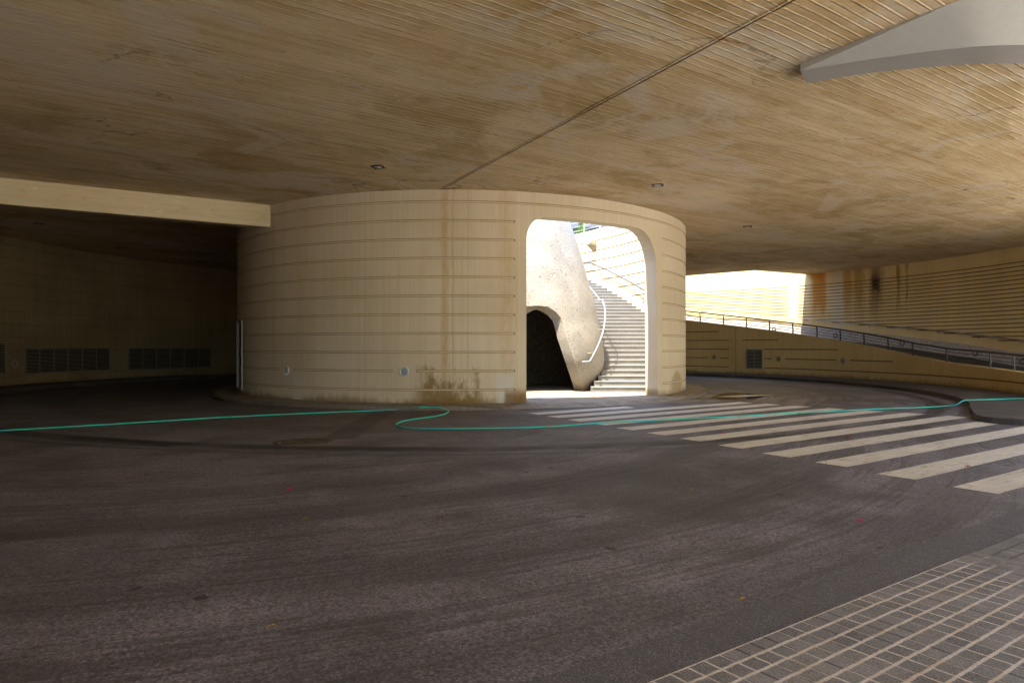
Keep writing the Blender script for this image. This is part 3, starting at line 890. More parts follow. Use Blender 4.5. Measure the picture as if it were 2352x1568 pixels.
pa = [bm.verts.new(p-o0) for p in Fs]; pb = [bm.verts.new(Vector((p.x, p.y, ZC+.01))-o0) for p in Fs]
for k in range(n-1): bm.faces.new((pa[k], pa[k+1], pb[k+1], pb[k]))
q = [bm.verts.new(p-o0) for p in (Es[0], Fs[0], Vector((Fs[0].x, Fs[0].y, ZC+.01)), Vector((Es[0].x, Es[0].y, ZC+.01)))]; bm.faces.new(q)
pa = [bm.verts.new(p-o0) for p in Us]; pb = [bm.verts.new(Vector((p.x, p.y, ZC+.01))-o0) for p in Us]
for k in range(n-1): bm.faces.new((pa[k], pa[k+1], pb[k+1], pb[k]))
bm_obj('rear_plate', bm, M_WHITE, arch)

# ------------------------------------------------------------------ ground
def sheet(name, pts, z, mat, kind='structure'):
    bm = bmesh.new(); tr = tessellate_polygon([[Vector((x, y, 0)) for x, y in pts]]); v = [bm.verts.new((x, y, z)) for x, y in pts]
    for t in tr: bm.faces.new([v[i] for i in t])
    o = bm_obj(name, bm, mat)
    for p in o.data.polygons:
        if p.normal.z < 0: o.data.flip_normals(); break
    return tag(o, kind=kind)
road = sheet('road', [(-400, -400), (400, -400), (400, 400), (-400, 400)], 0, M_ASPH)

# ring pavement round the drum, dropped at the doorway
def drop(th):
    d = math.degrees(th)
    if d > 180: d -= 360
    f = lambda a, b, x: max(0, min(1, (x-a)/(b-a)))
    k = f(-88, -78, d)*(1-f(-40, -30, d)); return k
bm = bmesh.new(); NR = 180; prev = None; c0 = bm.verts.new((CX, CY, .12))
for k in range(NR+1):
    th = -math.pi+2*math.pi*k/NR; e = .12-.105*drop(th)
    q = [bm.verts.new((*pol(r, th), z)) for r, z in ((8.1, .12), (8.45, .12-.3*(.12-e)), (8.83, e), (8.86, e-.012), (8.87, -.03))]
    if prev:
        bm.faces.new((c0, prev[0], q[0]))
        for i in range(4): bm.faces.new((prev[i], q[i], q[i+1], prev[i+1]))
    prev = q
dpv = bm_obj('drum_pavement', bm, M_RING); tag(dpv, kind='structure')
# ribbed warning strip at the dropped kerb
bm = bmesh.new()
for k in range(46):
    th = R_(-77.5+k*.42)
    for rr in (8.93, 9.02):
        x, y = pol(rr, th); box(bm, x-.014, x+.014, y-.03, y+.03, 0, .012)
ts = bm_obj('kerb_drain_strip', bm, M_IRON); tag(ts, kind='structure')

# outer pavement on the right with its rounded corner
arc = [pol(16.0, R_(a)) for a in range(100, -32, -3)]
corner = catmull([pol(16.0, R_(-32)), (11.40, 17.0), (10.85, 16.1), (10.25, 15.1), (10.05, 14.5), (10.3, 14.05), (11.2, 13.6), (13, 13.1), (17, 12.9), (30, 13.0)], 6)
outl = arc+corner[1:]+[(30, 20)]+[pol(RR+.1, R_(a)) for a in range(-50, 101, 4)]
def kerbed(name, pts, n_edge, z, mat, drop_f=None):
    bm = bmesh.new(); tr = tessellate_polygon([[Vector((x, y, 0)) for x, y in pts]])
    v = [bm.verts.new((x, y, z)) for x, y in pts]; b = [bm.verts.new((x, y, -.03)) for x, y in pts[:n_edge]]
    for t in tr: bm.faces.new([v[i] for i in t])
    for i in range(n_edge-1): bm.faces.new((v[i], v[i+1], b[i+1], b[i]))
    o = bm_obj(name, bm, mat)
    return tag(o, kind='structure')
kerbed('outer_pavement', outl, len(arc)+len(corner)-1, .13, M_PAVE2)
# pavement along the left ring wall
lp = [pol(16.0, R_(a)) for a in range(96, 237, 4)]
kerbed('left_pavement', lp+[pol(RL+.1, R_(a)) for a in range(236, 95, -4)], len(lp), .15, M_PAVE2)

# near pavement: dark granite gutter then sett tiles
g0 = (.149, 3.34)
def along(o, s, t): return (o[0]+U[0]*s+V[0]*t, o[1]+U[1]*s+V[1]*t)
bt = (TILE_O[0]-g0[0])*V[0]+(TILE_O[1]-g0[1])*V[1]
sheet('gutter_strip', [along(g0, -14, 0), along(g0, 22, 0), along(g0, 22, bt), along(g0, -14, bt)], .004, M_GUT)
sheet('tile_pavement', [along(g0, -14, bt), along(g0, 22, bt), along(g0, 22, bt+2.6), along(g0, -14, bt+2.6)], .008, M_TILE)
sheet('plaza', [along(g0, -90, bt+2.6), along(g0, 90, bt+2.6), along(g0, 90, 90), along(g0, -90, 90)], .012, M_PLAZA)

sheet('side_bounce_ground', [(16.2, -6), (140, -6), (140, 23), (24, 23), (21, 17.5), (17.2, 12.5)], .14, M_PLAZA)  # pale ground added out of view to bounce sunlight onto the ceiling
# crosswalk bars
ends = [((5.50, 7.06), 8.0), ((5.07, 7.85), 8.0), ((4.64, 8.66), 8.0), ((4.22, 9.52), 7.86), ((3.78, 10.32), 7.95), ((3.37, 11.17), 8.3), ((2.94, 11.99), 8.1), ((2.51, 12.76), 7.9),
        ((2.06, 13.53), 7.65), ((1.65, 14.36), 7.45), ((1.21, 15.06), 7.3), ((.80, 15.78), 7.1), ((.37, 16.52), 3.2)]
bm = bmesh.new()
for (x, y), L in ends:
    if (x, y) == (5.50, 7.06): continue
    n = 26; wv = .455; prev = None
    for k in range(n+1):
        s = L*k/n; j = lambda: random.uniform(-.006, .006)
        a = (x+U[0]*s+j(), y+U[1]*s+j()); b = (a[0]+V[0]*wv+j(), a[1]+V[1]*wv+j())
        q = [bm.verts.new((*a, .004)), bm.verts.new((*b, .004))]
        if prev: bm.faces.new((prev[0], prev[1], q[1], q[0]))
        prev = q
x, y = ground(1660, 906)
bm.faces.new([bm.verts.new((*p, .004)) for p in (ground(1640, 911), ground(1700, 911.5), ground(1780, 907.5), ground(1712, 906.5))])
cw = bm_obj('crosswalk_bars', bm, M_PAINT); tag(cw, kind='structure')

# manhole
mx, my = ground(697, 1015); mh = empty('manhole', (mx, my, 0)); tag(mh, 'round rusty manhole cover in the dark road in front of the drum', 'manhole cover')
bm = bmesh.new(); lathe(bm, [(.37, .0), (.37, .010), (.48, .010), (.485, .0)], 40); bm_obj('frame', bm, mk_terrazzo('worn concrete collar', (.05, .04, .03), (.12, .10, .075)), mh)
bm = bmesh.new(); lathe(bm, [(.0, .009), (.30, .009), (.305, .014), (.345, .014), (.35, .004)], 40)
for i in range(-5, 6):
    for j in range(-5, 6):
        if math.hypot(i, j) < 5.2: box(bm, i*.05-.015, i*.05+.015, j*.05-.015, j*.05+.015, .009, .014)
bm_obj('cover', bm, M_IRON, mh)

# puddle by the kerb
pp = [ground(*p) for p in ((1632, 913), (1655, 905), (1680, 901), (1712, 903), (1760, 909), (1738, 913.5), (1700, 917), (1660, 917.5))]
bm = bmesh.new(); vs = [bm.verts.new((*p, .003)) for p in catmull(pp+[pp[0]], 4)[:-1]]; bm.faces.new(vs)
pu = bm_obj('puddle', bm, M_PUD); tag(pu, kind='structure')
for p in pu.data.polygons:
    if p.normal.z < 0: pu.data.flip_normals()

# ------------------------------------------------------------------ hose
hp = [(-60, 991), (0, 988.5), (250, 974), (500, 958.5), (700, 949), (860, 942.5), (930, 940)]
hr = .0155
def onk(x, y, z): return (*ground(x, y, z), z)
pts = [onk(x, y, hr) for x, y in hp]
pts += [onk(948, 938.5, .06), onk(962, 935.5, .12+hr), onk(985, 934.5, .12+hr), onk(1008, 935.5, .12+hr), onk(1022, 938.5, .07), onk(1030, 944, hr)]
pts += [onk(x, y, hr) for x, y in ((1022, 950), (1000, 955.5), (960, 961), (930, 966), (913, 971.5), (910, 976), (921, 980.5), (950, 983), (1000, 984), (1100, 983.5), (1250, 980), (1400, 969.5),
        (1500, 965.5), (1600, 960), (1700, 955.5), (1800, 949), (1900, 945), (2000, 939.5), (2100, 936), (2170, 932.5))]
pts += [onk(2196, 929, .06), onk(2209, 921.5, .13+hr), onk(2226, 918.5, .13+hr), onk(2280, 917, .13+hr), onk(2352, 914.5, .13+hr), onk(2480, 911, .13+hr)]
pts = [p for p in catmull(pts, 8)]
hose = empty('garden_hose', (pts[0][0], pts[0][1], 0)); tag(hose, 'long turquoise garden hose snaking across the whole road in front of the drum', 'hose')
ho = Vector(hose.location)
bm = bmesh.new(); tube(bm, [Vector(p)-ho for p in pts], hr, 10); bm_obj('hose_tube', bm, M_HOSE, hose)
cx_, cy_, _ = onk(928, 940, hr); cx2, cy2, _ = onk(916, 940.3, hr)
bm = bmesh.new(); a, b = Vector((cx2, cy2, hr+.004))-ho, Vector((cx_, cy_, hr+.004))-ho
tube(bm, [a.lerp(b, t) for t in (0, .25, .3, .7, .75, 1)], [.022, .026, .022, .022, .026, .022], 10); bm_obj('coupling', bm, plain('dark green coupling', (.01, .06, .02), .5, .4), hose)

# ------------------------------------------------------------------ staircase
stairs = empty('staircase', (3.5, 22.35, .12)); tag(stairs, 'grey granite staircase with pale nosings climbing behind the white mosaic pier', 'staircase')
so = Vector(stairs.location)
left_px = {1: 1360, 2: 1366, 3: 1374, 4: 1381, 5: 1384, 6: 1386, 7: 1386}
for i in range(1, NST+1):
    y0, y1 = step_y(i), step_y(i+1)
    if i in left_px: xl = (left_px[i]-HX)/FPX*y0
    else: xl = (3.40 if i < 12 else 3.40-(i-12)*.12) - .6
    if i > 20: xl = -2.2 - (i-20)*.05
    xr = well_x(y0)+.12
    if y0 > 36: xr = min(xr, well_x(y0)+.1)
    bm = bmesh.new(); z = step_z(i); zl = .11 if i < 4 else z-.55
    box(bm, xl, xr, y0, y1+.03, zl, z-.028, 0)
    box(bm, xl-.004, xr, y0-.02, y1-.004, z-.026, z, 1)
    for v in bm.verts: v.co -= so
    o = bm_obj('step', bm, [M_RISER, M_TREAD], stairs)

# handrail on the far stairwell wall
def crop1(x, y): return ((1280+x/6.53)/1.063, (520+y/6.53)/1.063)
def crop2(x, y): return ((1280+x/6.53)/1.063, (740+y/6.53)/1.063)
def on_well(px, py, offd=0.0):
    """point where a view ray meets the stairwell wall (far right part)"""
    t = (px-HX)/FPX; best = None
    for k in range(600):
        s = WT*.45*k/600; a = wp(s, offd); b = wp(s+WT*.45/600, offd)
        fa, fb = a[0]-t*a[1], b[0]-t*b[1]
        if fa*fb <= 0:
            q = a[0]+(b[0]-a[0])*.5, a[1]+(b[1]-a[1])*.5
            if best is None or q[1] > best[1]: best = (q[0], q[1], s)
    x, y, s = best
    return Vector((x, y, EYE+(HY-py)*y/FPX)), s
hrp = [on_well(*crop1(x, y), -.16)[0] for x, y in ((800, 818), (930, 808), (1060, 795), (1290, 895), (1520, 1010), (1740, 1130), (1945, 1250), (2020, 1292))]
hd = empty('wall_handrail', tuple(hrp[0])); tag(hd, 'thin dark handrail climbing the sunlit stairwell wall above the steps', 'handrail')
h0 = Vector(hd.location); bm = bmesh.new()
zs_end = hrp[-1]; tube(bm, [p-h0 for p in hrp], .034, 8); bm_obj('rail', bm, M_STEEL, hd)
for x, y in ((1140, 830), (1515, 1003), (1840, 1185)):
    p, s = on_well(*crop1(x, y), -.16); q = Vector((*wp(s, .02), p.z-.12)); bm = bmesh.new()
    tube(bm, [p-h0, p-h0+Vector((0, 0, -.07)), q-h0], .012, 6); bm_obj('bracket', bm, M_GALV, hd)

# ------------------------------------------------------------------ white mosaic pier (hollow cone with an arch)
KX, KY, KN = .42, 24.95, 2.55
kr = [(.0, 2.55), (.12, 2.60), (.45, 2.74), (.75, 2.85), (1.15, 2.89), (1.55, 2.87), (2.0, 2.80), (2.5, 2.68), (3.0, 2.60), (3.5, 2.47), (4.5, 2.22), (5.45, 1.93), (6.5, 1.55), (7.6, 1.20), (9, 1.0)]
def krad(z):
    for (a, ra_), (b, rb2) in zip(kr, kr[1:]):
        if z <= b:
            t = (z-a)/(b-a); return ra_+(rb2-ra_)*t
    return kr[-1][1]
def kp(ph, z, d=0):
    r = krad(z)-d; c, s = math.cos(ph), math.sin(ph)
    kn = KN-.55*max(0, min(1, (z-1.6)/3.2))
    rr = r/((abs(c)**kn+abs(s)**kn)**(1/kn)) if s < 0 else r/((abs(c)**2.2+abs(s)**2.2)**(1/2.2))
    return (KX+rr*c, KY+rr*s)
def k_phi(X, z, d=0):
    lo, hi = -math.pi+.01, -.01
    for _ in range(40):
        mid = (lo+hi)/2
        if kp(mid, z, d)[0] < X: lo = mid
        else: hi = mid
    return (lo+hi)/2
arch_r = [(.12, 2.13), (1.12, 1.76), (1.9, 1.50), (2.25, 1.42), (2.47, 1.35), (2.66, 1.18), (2.80, .93)]
def ar(z, g=0):
    for (a, xa), (b, xb) in zip(arch_r, arch_r[1:]):
        if z <= b: return xa+(xb-xa)*max(0, (z-a))/(b-a)
    return arch_r[-1][1]
MID = .80; ZA = 2.83
def ax_r(z, layer):
    if layer: return ar(min(z, 2.80)) if z < ZA-.0001 else MID+.05
    return (ar(min(z*.965, 2.80))+.26) if z < ZA+.12 else MID+.10
def ax_l(z, layer): return 2*MID - ax_r(z, layer)
pier = empty('mosaic_pier', (KX, KY, .12)); tag(pier, 'white broken tile mosaic pier with an arched hollow at its foot, inside the drum doorway', 'pier')
po = Vector((KX, KY, .12))
bm = bmesh.new()
def layer_mesh(layer, d, za):
    lowz = sorted(set([.0, .12, .3, .6, .9, 1.12, 1.4, 1.7, 1.9, 2.1, 2.25, 2.36, 2.47, 2.57, 2.66, 2.72, 2.77, 2.80]))
    lowz = [z*za/ZA for z in lowz]+[za]
    hiz = [za+(9-za)*k/26 for k in range(1, 27)]
    nb, nl, nrr, nm = 30, 22, 22, 10
    rings = []; bnd = []
    for j, z in enumerate(lowz+hiz):
        zz = min(z, za); pl_, pr_ = k_phi(ax_l(zz, layer), zz, d), k_phi(ax_r(zz, layer), zz, d)
        if z >= za: pl_, pr_ = k_phi(MID-.06, za, d), k_phi(MID+.06, za, d)
        phis = [math.pi*2-math.pi-math.pi*0+0 for _ in ()]
        left = srange(-math.pi, pl_, nl); right = srange(pr_, 0, nrr); back = srange(0, math.pi, nb)[1:-1]
        mid = srange(pl_, pr_, nm)[1:-1]
        def mk(ph): return bm.verts.new((*kp(ph, z, d), z))
        L = [mk(p) for p in left]; Rr = [mk(p) for p in right]; B = [mk(p) for p in back]; Mi = [mk(p) for p in mid] if z >= za-1e-6 else None
        rings.append((L, Mi, Rr, B)); bnd.append((L[-1], Rr[0]))
    for a, b in zip(rings, rings[1:]):
        def q(A_, B_):
            for i in range(len(A_)-1):
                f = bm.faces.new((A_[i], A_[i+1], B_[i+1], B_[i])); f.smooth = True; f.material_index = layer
        q(a[0], b[0]); q(a[2], b[2])
        ba_ = [a[2][-1]]+a[3]+[a[0][0]]; bb2 = [b[2][-1]]+b[3]+[b[0][0]]; q(ba_, bb2)
        if a[1] is not None and b[1] is not None: q([a[0][-1]]+a[1]+[a[2][0]], [b[0][-1]]+b[1]+[b[2][0]])
    k = len(lowz)
    capv = rings[-1]; bm.faces.new(capv[0]+(capv[1] or [])+capv[2]+capv[3])
    edge = [x[0] for x in bnd[:k]] + rings[k-1][1] + [x[1] for x in reversed(bnd[:k])]
    return edge
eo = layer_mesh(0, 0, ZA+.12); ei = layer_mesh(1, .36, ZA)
for i in range(min(len(eo), len(ei))-1):
    f = bm.faces.new((eo[i], eo[i+1], ei[i+1], ei[i])); f.smooth = True
    for a_, b_ in ((eo[i], eo[i+1]), (ei[i], ei[i+1])):
        ed = bm.edges.get((a_, b_))
        if ed: ed.smooth = False
for v in bm.verts: v.co -= po
bm_obj('shell', bm, [M_MOSAIC, plain('shade dark concrete inside the pier', (.075, .062, .045), .9, .1, var=.3)], pier)  # inner faces coloured near black to stand in for the unlit passage

# pale tube rail beside the pier
def at(px, py, Y): return Vector(((px-HX)*Y/FPX, Y, EYE+(HY-py)*Y/FPX))
c2 = lambda x, y, Y: at(*crop2(x, y), Y)
c1 = lambda x, y, Y: at(*crop1(x, y), Y)
low = [c2(920, 935, 22.25), c2(1020, 930, 22.3), c2(1050, 915, 22.35), c2(1115, 800, 22.6), c2(1190, 640, 23.0), c2(1250, 470, 23.5), c2(1285, 280, 24.1), c2(1290, 130, 24.6), c2(1265, 0, 25.1), c1(1262, 1470, 25.4), c1(1245, 1372, 25.8)]
pr = empty('tube_handrail', tuple(low[0])); tag(pr, 'pale tubular handrail curving up beside the white mosaic pier', 'handrail')
p0 = Vector(pr.location); bm = bmesh.new(); tube(bm, [Vector(p)-p0 for p in catmull([tuple(q) for q in low], 4)], .026, 10); bm_obj('rail', bm, M_TUBE, pr)
upr = [c1(1212, 1392, 25.9), c1(1120, 1275, 27.2), c1(1030, 1160, 28.6), c1(960, 1070, 29.8)]
bm = bmesh.new(); tube(bm, [q-p0 for q in upr], .026, 10); bm_obj('upper_rail', bm, M_TUBE, pr)
for (ax, ay, A_), (bx, by, B_) in (((1125, 90, 25.2), (1270, 78, 24.9)), ((1105, 440, 23.7), (1252, 414, 23.6)), ((972, 803, 22.7), (1115, 790, 22.6))):
    bm = bmesh.new(); p, q = c2(bx, by, B_), c2(ax, ay, A_); far = q+(q-p).normalized()*.15+Vector((0, .3, 0))
    tube(bm, [p-p0, q-p0, far-p0], [.012, .020, .030], 8); bm_obj('bracket', bm, plain('tarnished bracket', (.25, .21, .13), .5, .4), pr)
bm = bmesh.new(); p, q = c1(1235, 1388, 25.85), c1(1150, 1400, 26.0); tube(bm, [p-p0, q-p0, q-p0+Vector((-.1, .4, 0))], .014, 8); bm_obj('bracket', bm, M_TUBE, pr)

# ------------------------------------------------------------------ lamps
def face_mat(nx, ny):   # rotation so that local +Z points along (nx, ny)
    return Vector((nx, ny, 0)).to_track_quat('Z', 'Y').to_euler()
LAMPS = {}
def round_lamp(name, loc, nrm, r, mrim, mglass, label, group, key):
    root = empty(name, loc); root.rotation_euler = face_mat(*nrm)
    tag(root, label, 'wall lamp', group)
    if key not in LAMPS:
        b1 = bmesh.new(); lathe(b1, [(r*1.0, -.01), (r*1.0, .018), (r*.93, .030), (r*.72, .030), (r*.69, .012)], 32)
        b2 = bmesh.new(); lathe(b2, [(r*.70, .010), (r*.62, .020), (r*.3, .030), (0, .033)], 32)
        LAMPS[key] = (bm_obj('rim', b1, mrim, root), bm_obj('glass', b2, mglass, root))
    else:
        for src in LAMPS[key]:
            c = src.copy(); COL.objects.link(c); c.parent = root
    return root
M_DGLASS = plain('dim lamp glass', (.16, .15, .12), .3, .5)
M_DRIM = plain('dim lamp rim', (.30, .26, .18), .5, .4)
for x, y, lab in ((658, 850, 'round blue glass lamp low on the drum, above the left pale repair patch'),
                  (929, 853, 'round blue glass lamp low on the drum front, left of the ochre damp patch')):
    th, z = cyl_z(x, y, R_OUT, False)
    round_lamp('wall_lamp', (*pol(R_OUT, th), z), (math.cos(th), math.sin(th)), .135, M_RIM, M_GLASS, lab, 'round lamps low on the drum', 'drum')
for (x, y), lab in zip(lights_l, ('round wall lamp in the dark left wall, between the two leftmost vents', 'round wall lamp in the dark left wall, between the two wide vents', 'round wall lamp in the dark left wall, nearest to the drum')):
    th, z = cyl_z(x, y, RL)
    round_lamp('wall_lamp', (*pol(RL, th), z), (-math.cos(th), -math.sin(th)), .155, M_DRIM, M_DGLASS, lab, 'round lamps in the left ring wall', 'left')
for x, y, lab in ((1640, 820, 'round dull lamp in the ochre ramp wall, left of the square vent'), (1788, 824, 'round dull lamp in the ochre ramp wall, just right of the square vent'),
                  (1936.6, 828, 'round dull lamp in the ochre ramp wall, farthest from the square vent')):
    th, z = cyl_z(x, y, RR)
    round_lamp('wall_lamp', (*pol(RR, th), z), (-math.cos(th), -math.sin(th)), .145, M_DRIM, M_DGLASS, lab, 'round lamps in the ramp side wall', 'right')
ringn = ['half hidden behind the wall top at its sunny left end', 'between the second and third from the left, in full view', 'in the middle of the skirting', 'right of the middle of the skirting', 'cut off by the right edge of the picture']
for (x, y), lab in zip(((1778, 756), (1919, 771), (2072.5, 788.3), (2240.6, 810.7), (2349.6, 830)),
        ('dark ringed lamp on the ramp skirting, leftmost, half hidden by the wall top', 'dark ringed lamp on the ramp skirting, second from the left, below the orange stains',
         'dark ringed lamp on the ramp skirting, in the middle of the row', 'dark ringed lamp on the ramp skirting, second from the right', 'dark ringed lamp on the ramp skirting, cut by the right edge of the picture')):
    th, z = cyl_z(x, y, RB-.05)
    z = min(z, ramp_floor(th)+.44)
    round_lamp('ring_lamp', (*pol(RB-.052, th), z), (-math.cos(th), -math.sin(th)), .135, M_RINGB, M_SKIRT, lab, 'ringed lamps along the ramp', 'ring')
for (x, y), lab in zip(((1095, 1005), (1898, 1400)), ('small pale step light on the stairwell wall, upper one', 'small pale step light on the stairwell wall, lower one by the doorway jamb')):
    p, s = on_well(*crop1(x, y)); a, b = wp(s, 0), wp(s, -1)
    round_lamp('step_light', tuple(p), (b[0]-a[0], b[1]-a[1]), .10, M_GALV, M_GLASS, lab, 'step lights on the stairwell wall', 'step')
# tilted spotlight drum on the stairwell wall
p, s = on_well(*crop1(1120, 545)); a, b = wp(s, 0), wp(s, -1)
nv = Vector((b[0]-a[0], b[1]-a[1], 0)).normalized()
sl = empty('spotlight', tuple(p)); tag(sl, 'short tilted cylinder spotlight with a round glass on the sunlit stairwell wall', 'wall lamp')
axis = (nv*.75+Vector((0, 0, .65))).normalized(); sl.rotation_euler = axis.to_track_quat('Z', 'Y').to_euler()
bm = bmesh.new(); lathe(bm, [(0, -.22), (.16, -.22), (.21, .0), (.23, .42), (.20, .43), (.19, .40)], 28); bm_obj('housing', bm, plain('perforated beige housing', (.20, .155, .09), .6, .4, var=.25), sl)
bm = bmesh.new(); lathe(bm, [(.19, .395), (.10, .41), (0, .415)], 28); bm_obj('glass', bm, M_GLASS, sl)

# ceiling spots
spots = [((868, 383), 'recessed ceiling spot on the left of the ceiling joint, above the drum', 1), ((1510, 425), 'recessed ceiling spot above the right end of the drum doorway', 1),
         ((1717, 520), 'recessed ceiling spot right of the drum, over the lane', 1), ((1627, 617), 'recessed ceiling spot nearest to the sunlit gap behind the drum', 1),
         ((90, 514), 'recessed ceiling spot in the dark left lane, leftmost', 2), ((280, 568), 'recessed ceiling spot in the dark left lane, middle one', 2), ((462, 602), 'recessed ceiling spot in the dark left lane, nearest to the drum', 2)]
src = None
for (x, y), lab, g in spots:
    X, Y = ceil_pt(x, y); root = empty('ceiling_spot', (X, Y, ZC)); tag(root, lab, 'ceiling lamp', 'recessed spots in the ceiling')
    if src is None:
        b1 = bmesh.new(); lathe(b1, [(.155, .002), (.150, -.014), (.115, -.020), (.105, -.004)], 28)
        b2 = bmesh.new(); lathe(b2, [(.106, -.004), (.09, -.016), (.05, -.03), (0, -.035)], 28)
        src = [bm_obj('rim', b1, M_STEEL, root), bm_obj('glass', b2, plain('pale spot glass', (.55, .53, .5), .25, .6), root)]
        for k in range(4):
            b3 = bmesh.new(); a = k*math.pi/2+.5; box(b3, math.cos(a)*.18-.012, math.cos(a)*.18+.012, math.sin(a)*.18-.012, math.sin(a)*.18+.012, -.02, .002)
            src.append(bm_obj('clip', b3, M_STEEL, root))
    else:
        for s_ in src:
            c = s_.copy(); COL.objects.link(c); c.parent = root

# ------------------------------------------------------------------ ramp railing and wall handrail
RH = .52
def rail_root(name, th, z, lab): e = empty(name, (*pol(RR+.15, th), z)); tag(e, lab, 'railing'); return e
rl = rail_root('ramp_railing', R_(10), 1.4, 'low dark steel railing with thin wires standing on the sloping ramp wall'); r0 = Vector(rl.location)
px_posts = [1711-0, 1765]
def c3x(x): return ((1660+x/5.345)/1.063)
def c4x(x): return ((2060+x/5.345)/1.063)
posts = [c3x(v) for v in (-300, -20, 265, 570, 870, 1170, 1475, 1790, 2095)]+[c4x(v) for v in (265, 580, 900, 1345, 1915)]
posts[0:2] = [c3x(-340), c3x(-40)]
RP = RR+.16
tha, thb = R_(-24), R_(95)
def rz(th, h): return ramp_top(th)+h
bm = bmesh.new(); tube(bm, [Vector((*pol(RP, t), rz(t, RH)))-r0 for t in srange(tha, thb, 110)], .036, 8); bm_obj('top_rail', bm, M_STEEL, rl)
for h in (.13, .26, .39):
    bm = bmesh.new(); tube(bm, [Vector((*pol(RP, t), rz(t, h)))-r0 for t in srange(tha, thb, 110)], .013, 5); bm_obj('wire', bm, M_STEEL, rl)
pth = [cyl(x, RP)[0] for x in posts]
t = pth[-1]
while t > tha+R_(4): t -= R_(4.6); pth.append(t)
t = cyl(posts[0], RP)[0]
while t < thb-R_(6): t += R_(5.4); pth.append(t)
for t in pth:
    if t < tha or t > thb: continue
    rr_ = Vector((math.cos(t), math.sin(t), 0)); tt = Vector((-rr_.y, rr_.x, 0)); z = ramp_top(t); c = Vector((*pol(RP, t), z))-r0
    bm = bmesh.new()
    prof_p = [(-.02, -.03), (-.035, .12), (-.0, RH-.02), (.0, RH+.0), (.045, RH), (.02, .12), (.04, -.03)]
    for sgn in (-1, 1): pass
    a_ = [bm.verts.new(c+tt*u_*1.0+Vector((0, 0, h))-rr_*.018) for u_, h in prof_p]; b_ = [bm.verts.new(c+tt*u_+Vector((0, 0, h))+rr_*.018) for u_, h in prof_p]
    bm.faces.new(a_); bm.faces.new(b_)
    for i in range(len(a_)): bm.faces.new((a_[i], a_[(i+1) % len(a_)], b_[(i+1) % len(a_)], b_[i]))
    bm_obj('post', bm, M_STEEL, rl)
hrk = [(1560, 708), (1737.6, 725), (1938, 740), (2050, 749.5), (2154, 759), (2250, 770), (2352, 782), (2480, 797)]
hpts = []
for x, y in hrk: th, z = cyl_z(x, y, RB-.12); hpts.append((*pol(RB-.12, th), z))
th0_, th1_ = cyl(1560, RB-.12)[0], cyl(2480, RB-.12)[0]
hr_ = empty('ramp_handrail', hpts[2]); tag(hr_, 'thin handrail fixed along the tall grooved wall above the ramp', 'handrail'); q0 = Vector(hr_.location)
bm = bmesh.new(); tube(bm, [Vector(p)-q0 for p in catmull(hpts, 8)], .028, 8); bm_obj('rail', bm, M_GALV, hr_)
hp_d = [Vector(p) for p in catmull(hpts, 8)]
for x in (1585, 1646, 1712, 1780, 1852, 1924, 1995, 2084, 2154, 2244, 2344):
    th, _ = cyl(x, RB-.12); P = Vector((*pol(RB-.12, th), 0)); best = min(hp_d, key=lambda p: (p.x-P.x)**2+(p.y-P.y)**2)
    z = best.z; bm = bmesh.new(); tube(bm, [Vector((*pol(RB-.12, th), z))-q0, Vector((*pol(RB-.12, th), z-.08))-q0, Vector((*pol(RB+.01, th), z-.12))-q0], .013, 6); bm_obj('bracket', bm, M_GALV, hr_)

# ------------------------------------------------------------------ plaza level: railing, tree, buildings
pw = empty('plaza_railing', (*wp(WT*.2, .2), ZW)); tag(pw, 'pale wire railing on top of the stairwell wall against the sky', 'railing'); w0 = Vector(pw.location)
M_PRAIL = plain('pale grey railing steel', (.40, .42, .42), .4, .5)
for h in (.20, .42, .64, .86, 1.08):
    bm = bmesh.new(); tube(bm, [Vector((*wp(WT*.02+WT*.9*k/80, .2), ZW+.05+h))-w0 for k in range(81)], .007 if h < 1 else .020, 6); bm_obj('wire' if h < 1 else 'top_rail', bm, M_PRAIL, pw)
for k in range(0, 22):
    s = WT*(.025+.041*k); x, y = wp(s, .2); bm = bmesh.new()
    tube(bm, [Vector((x, y, ZW+.04))-w0, Vector((x, y, ZW+1.15))-w0], .022, 6); bm_obj('post', bm, M_PRAIL, pw)

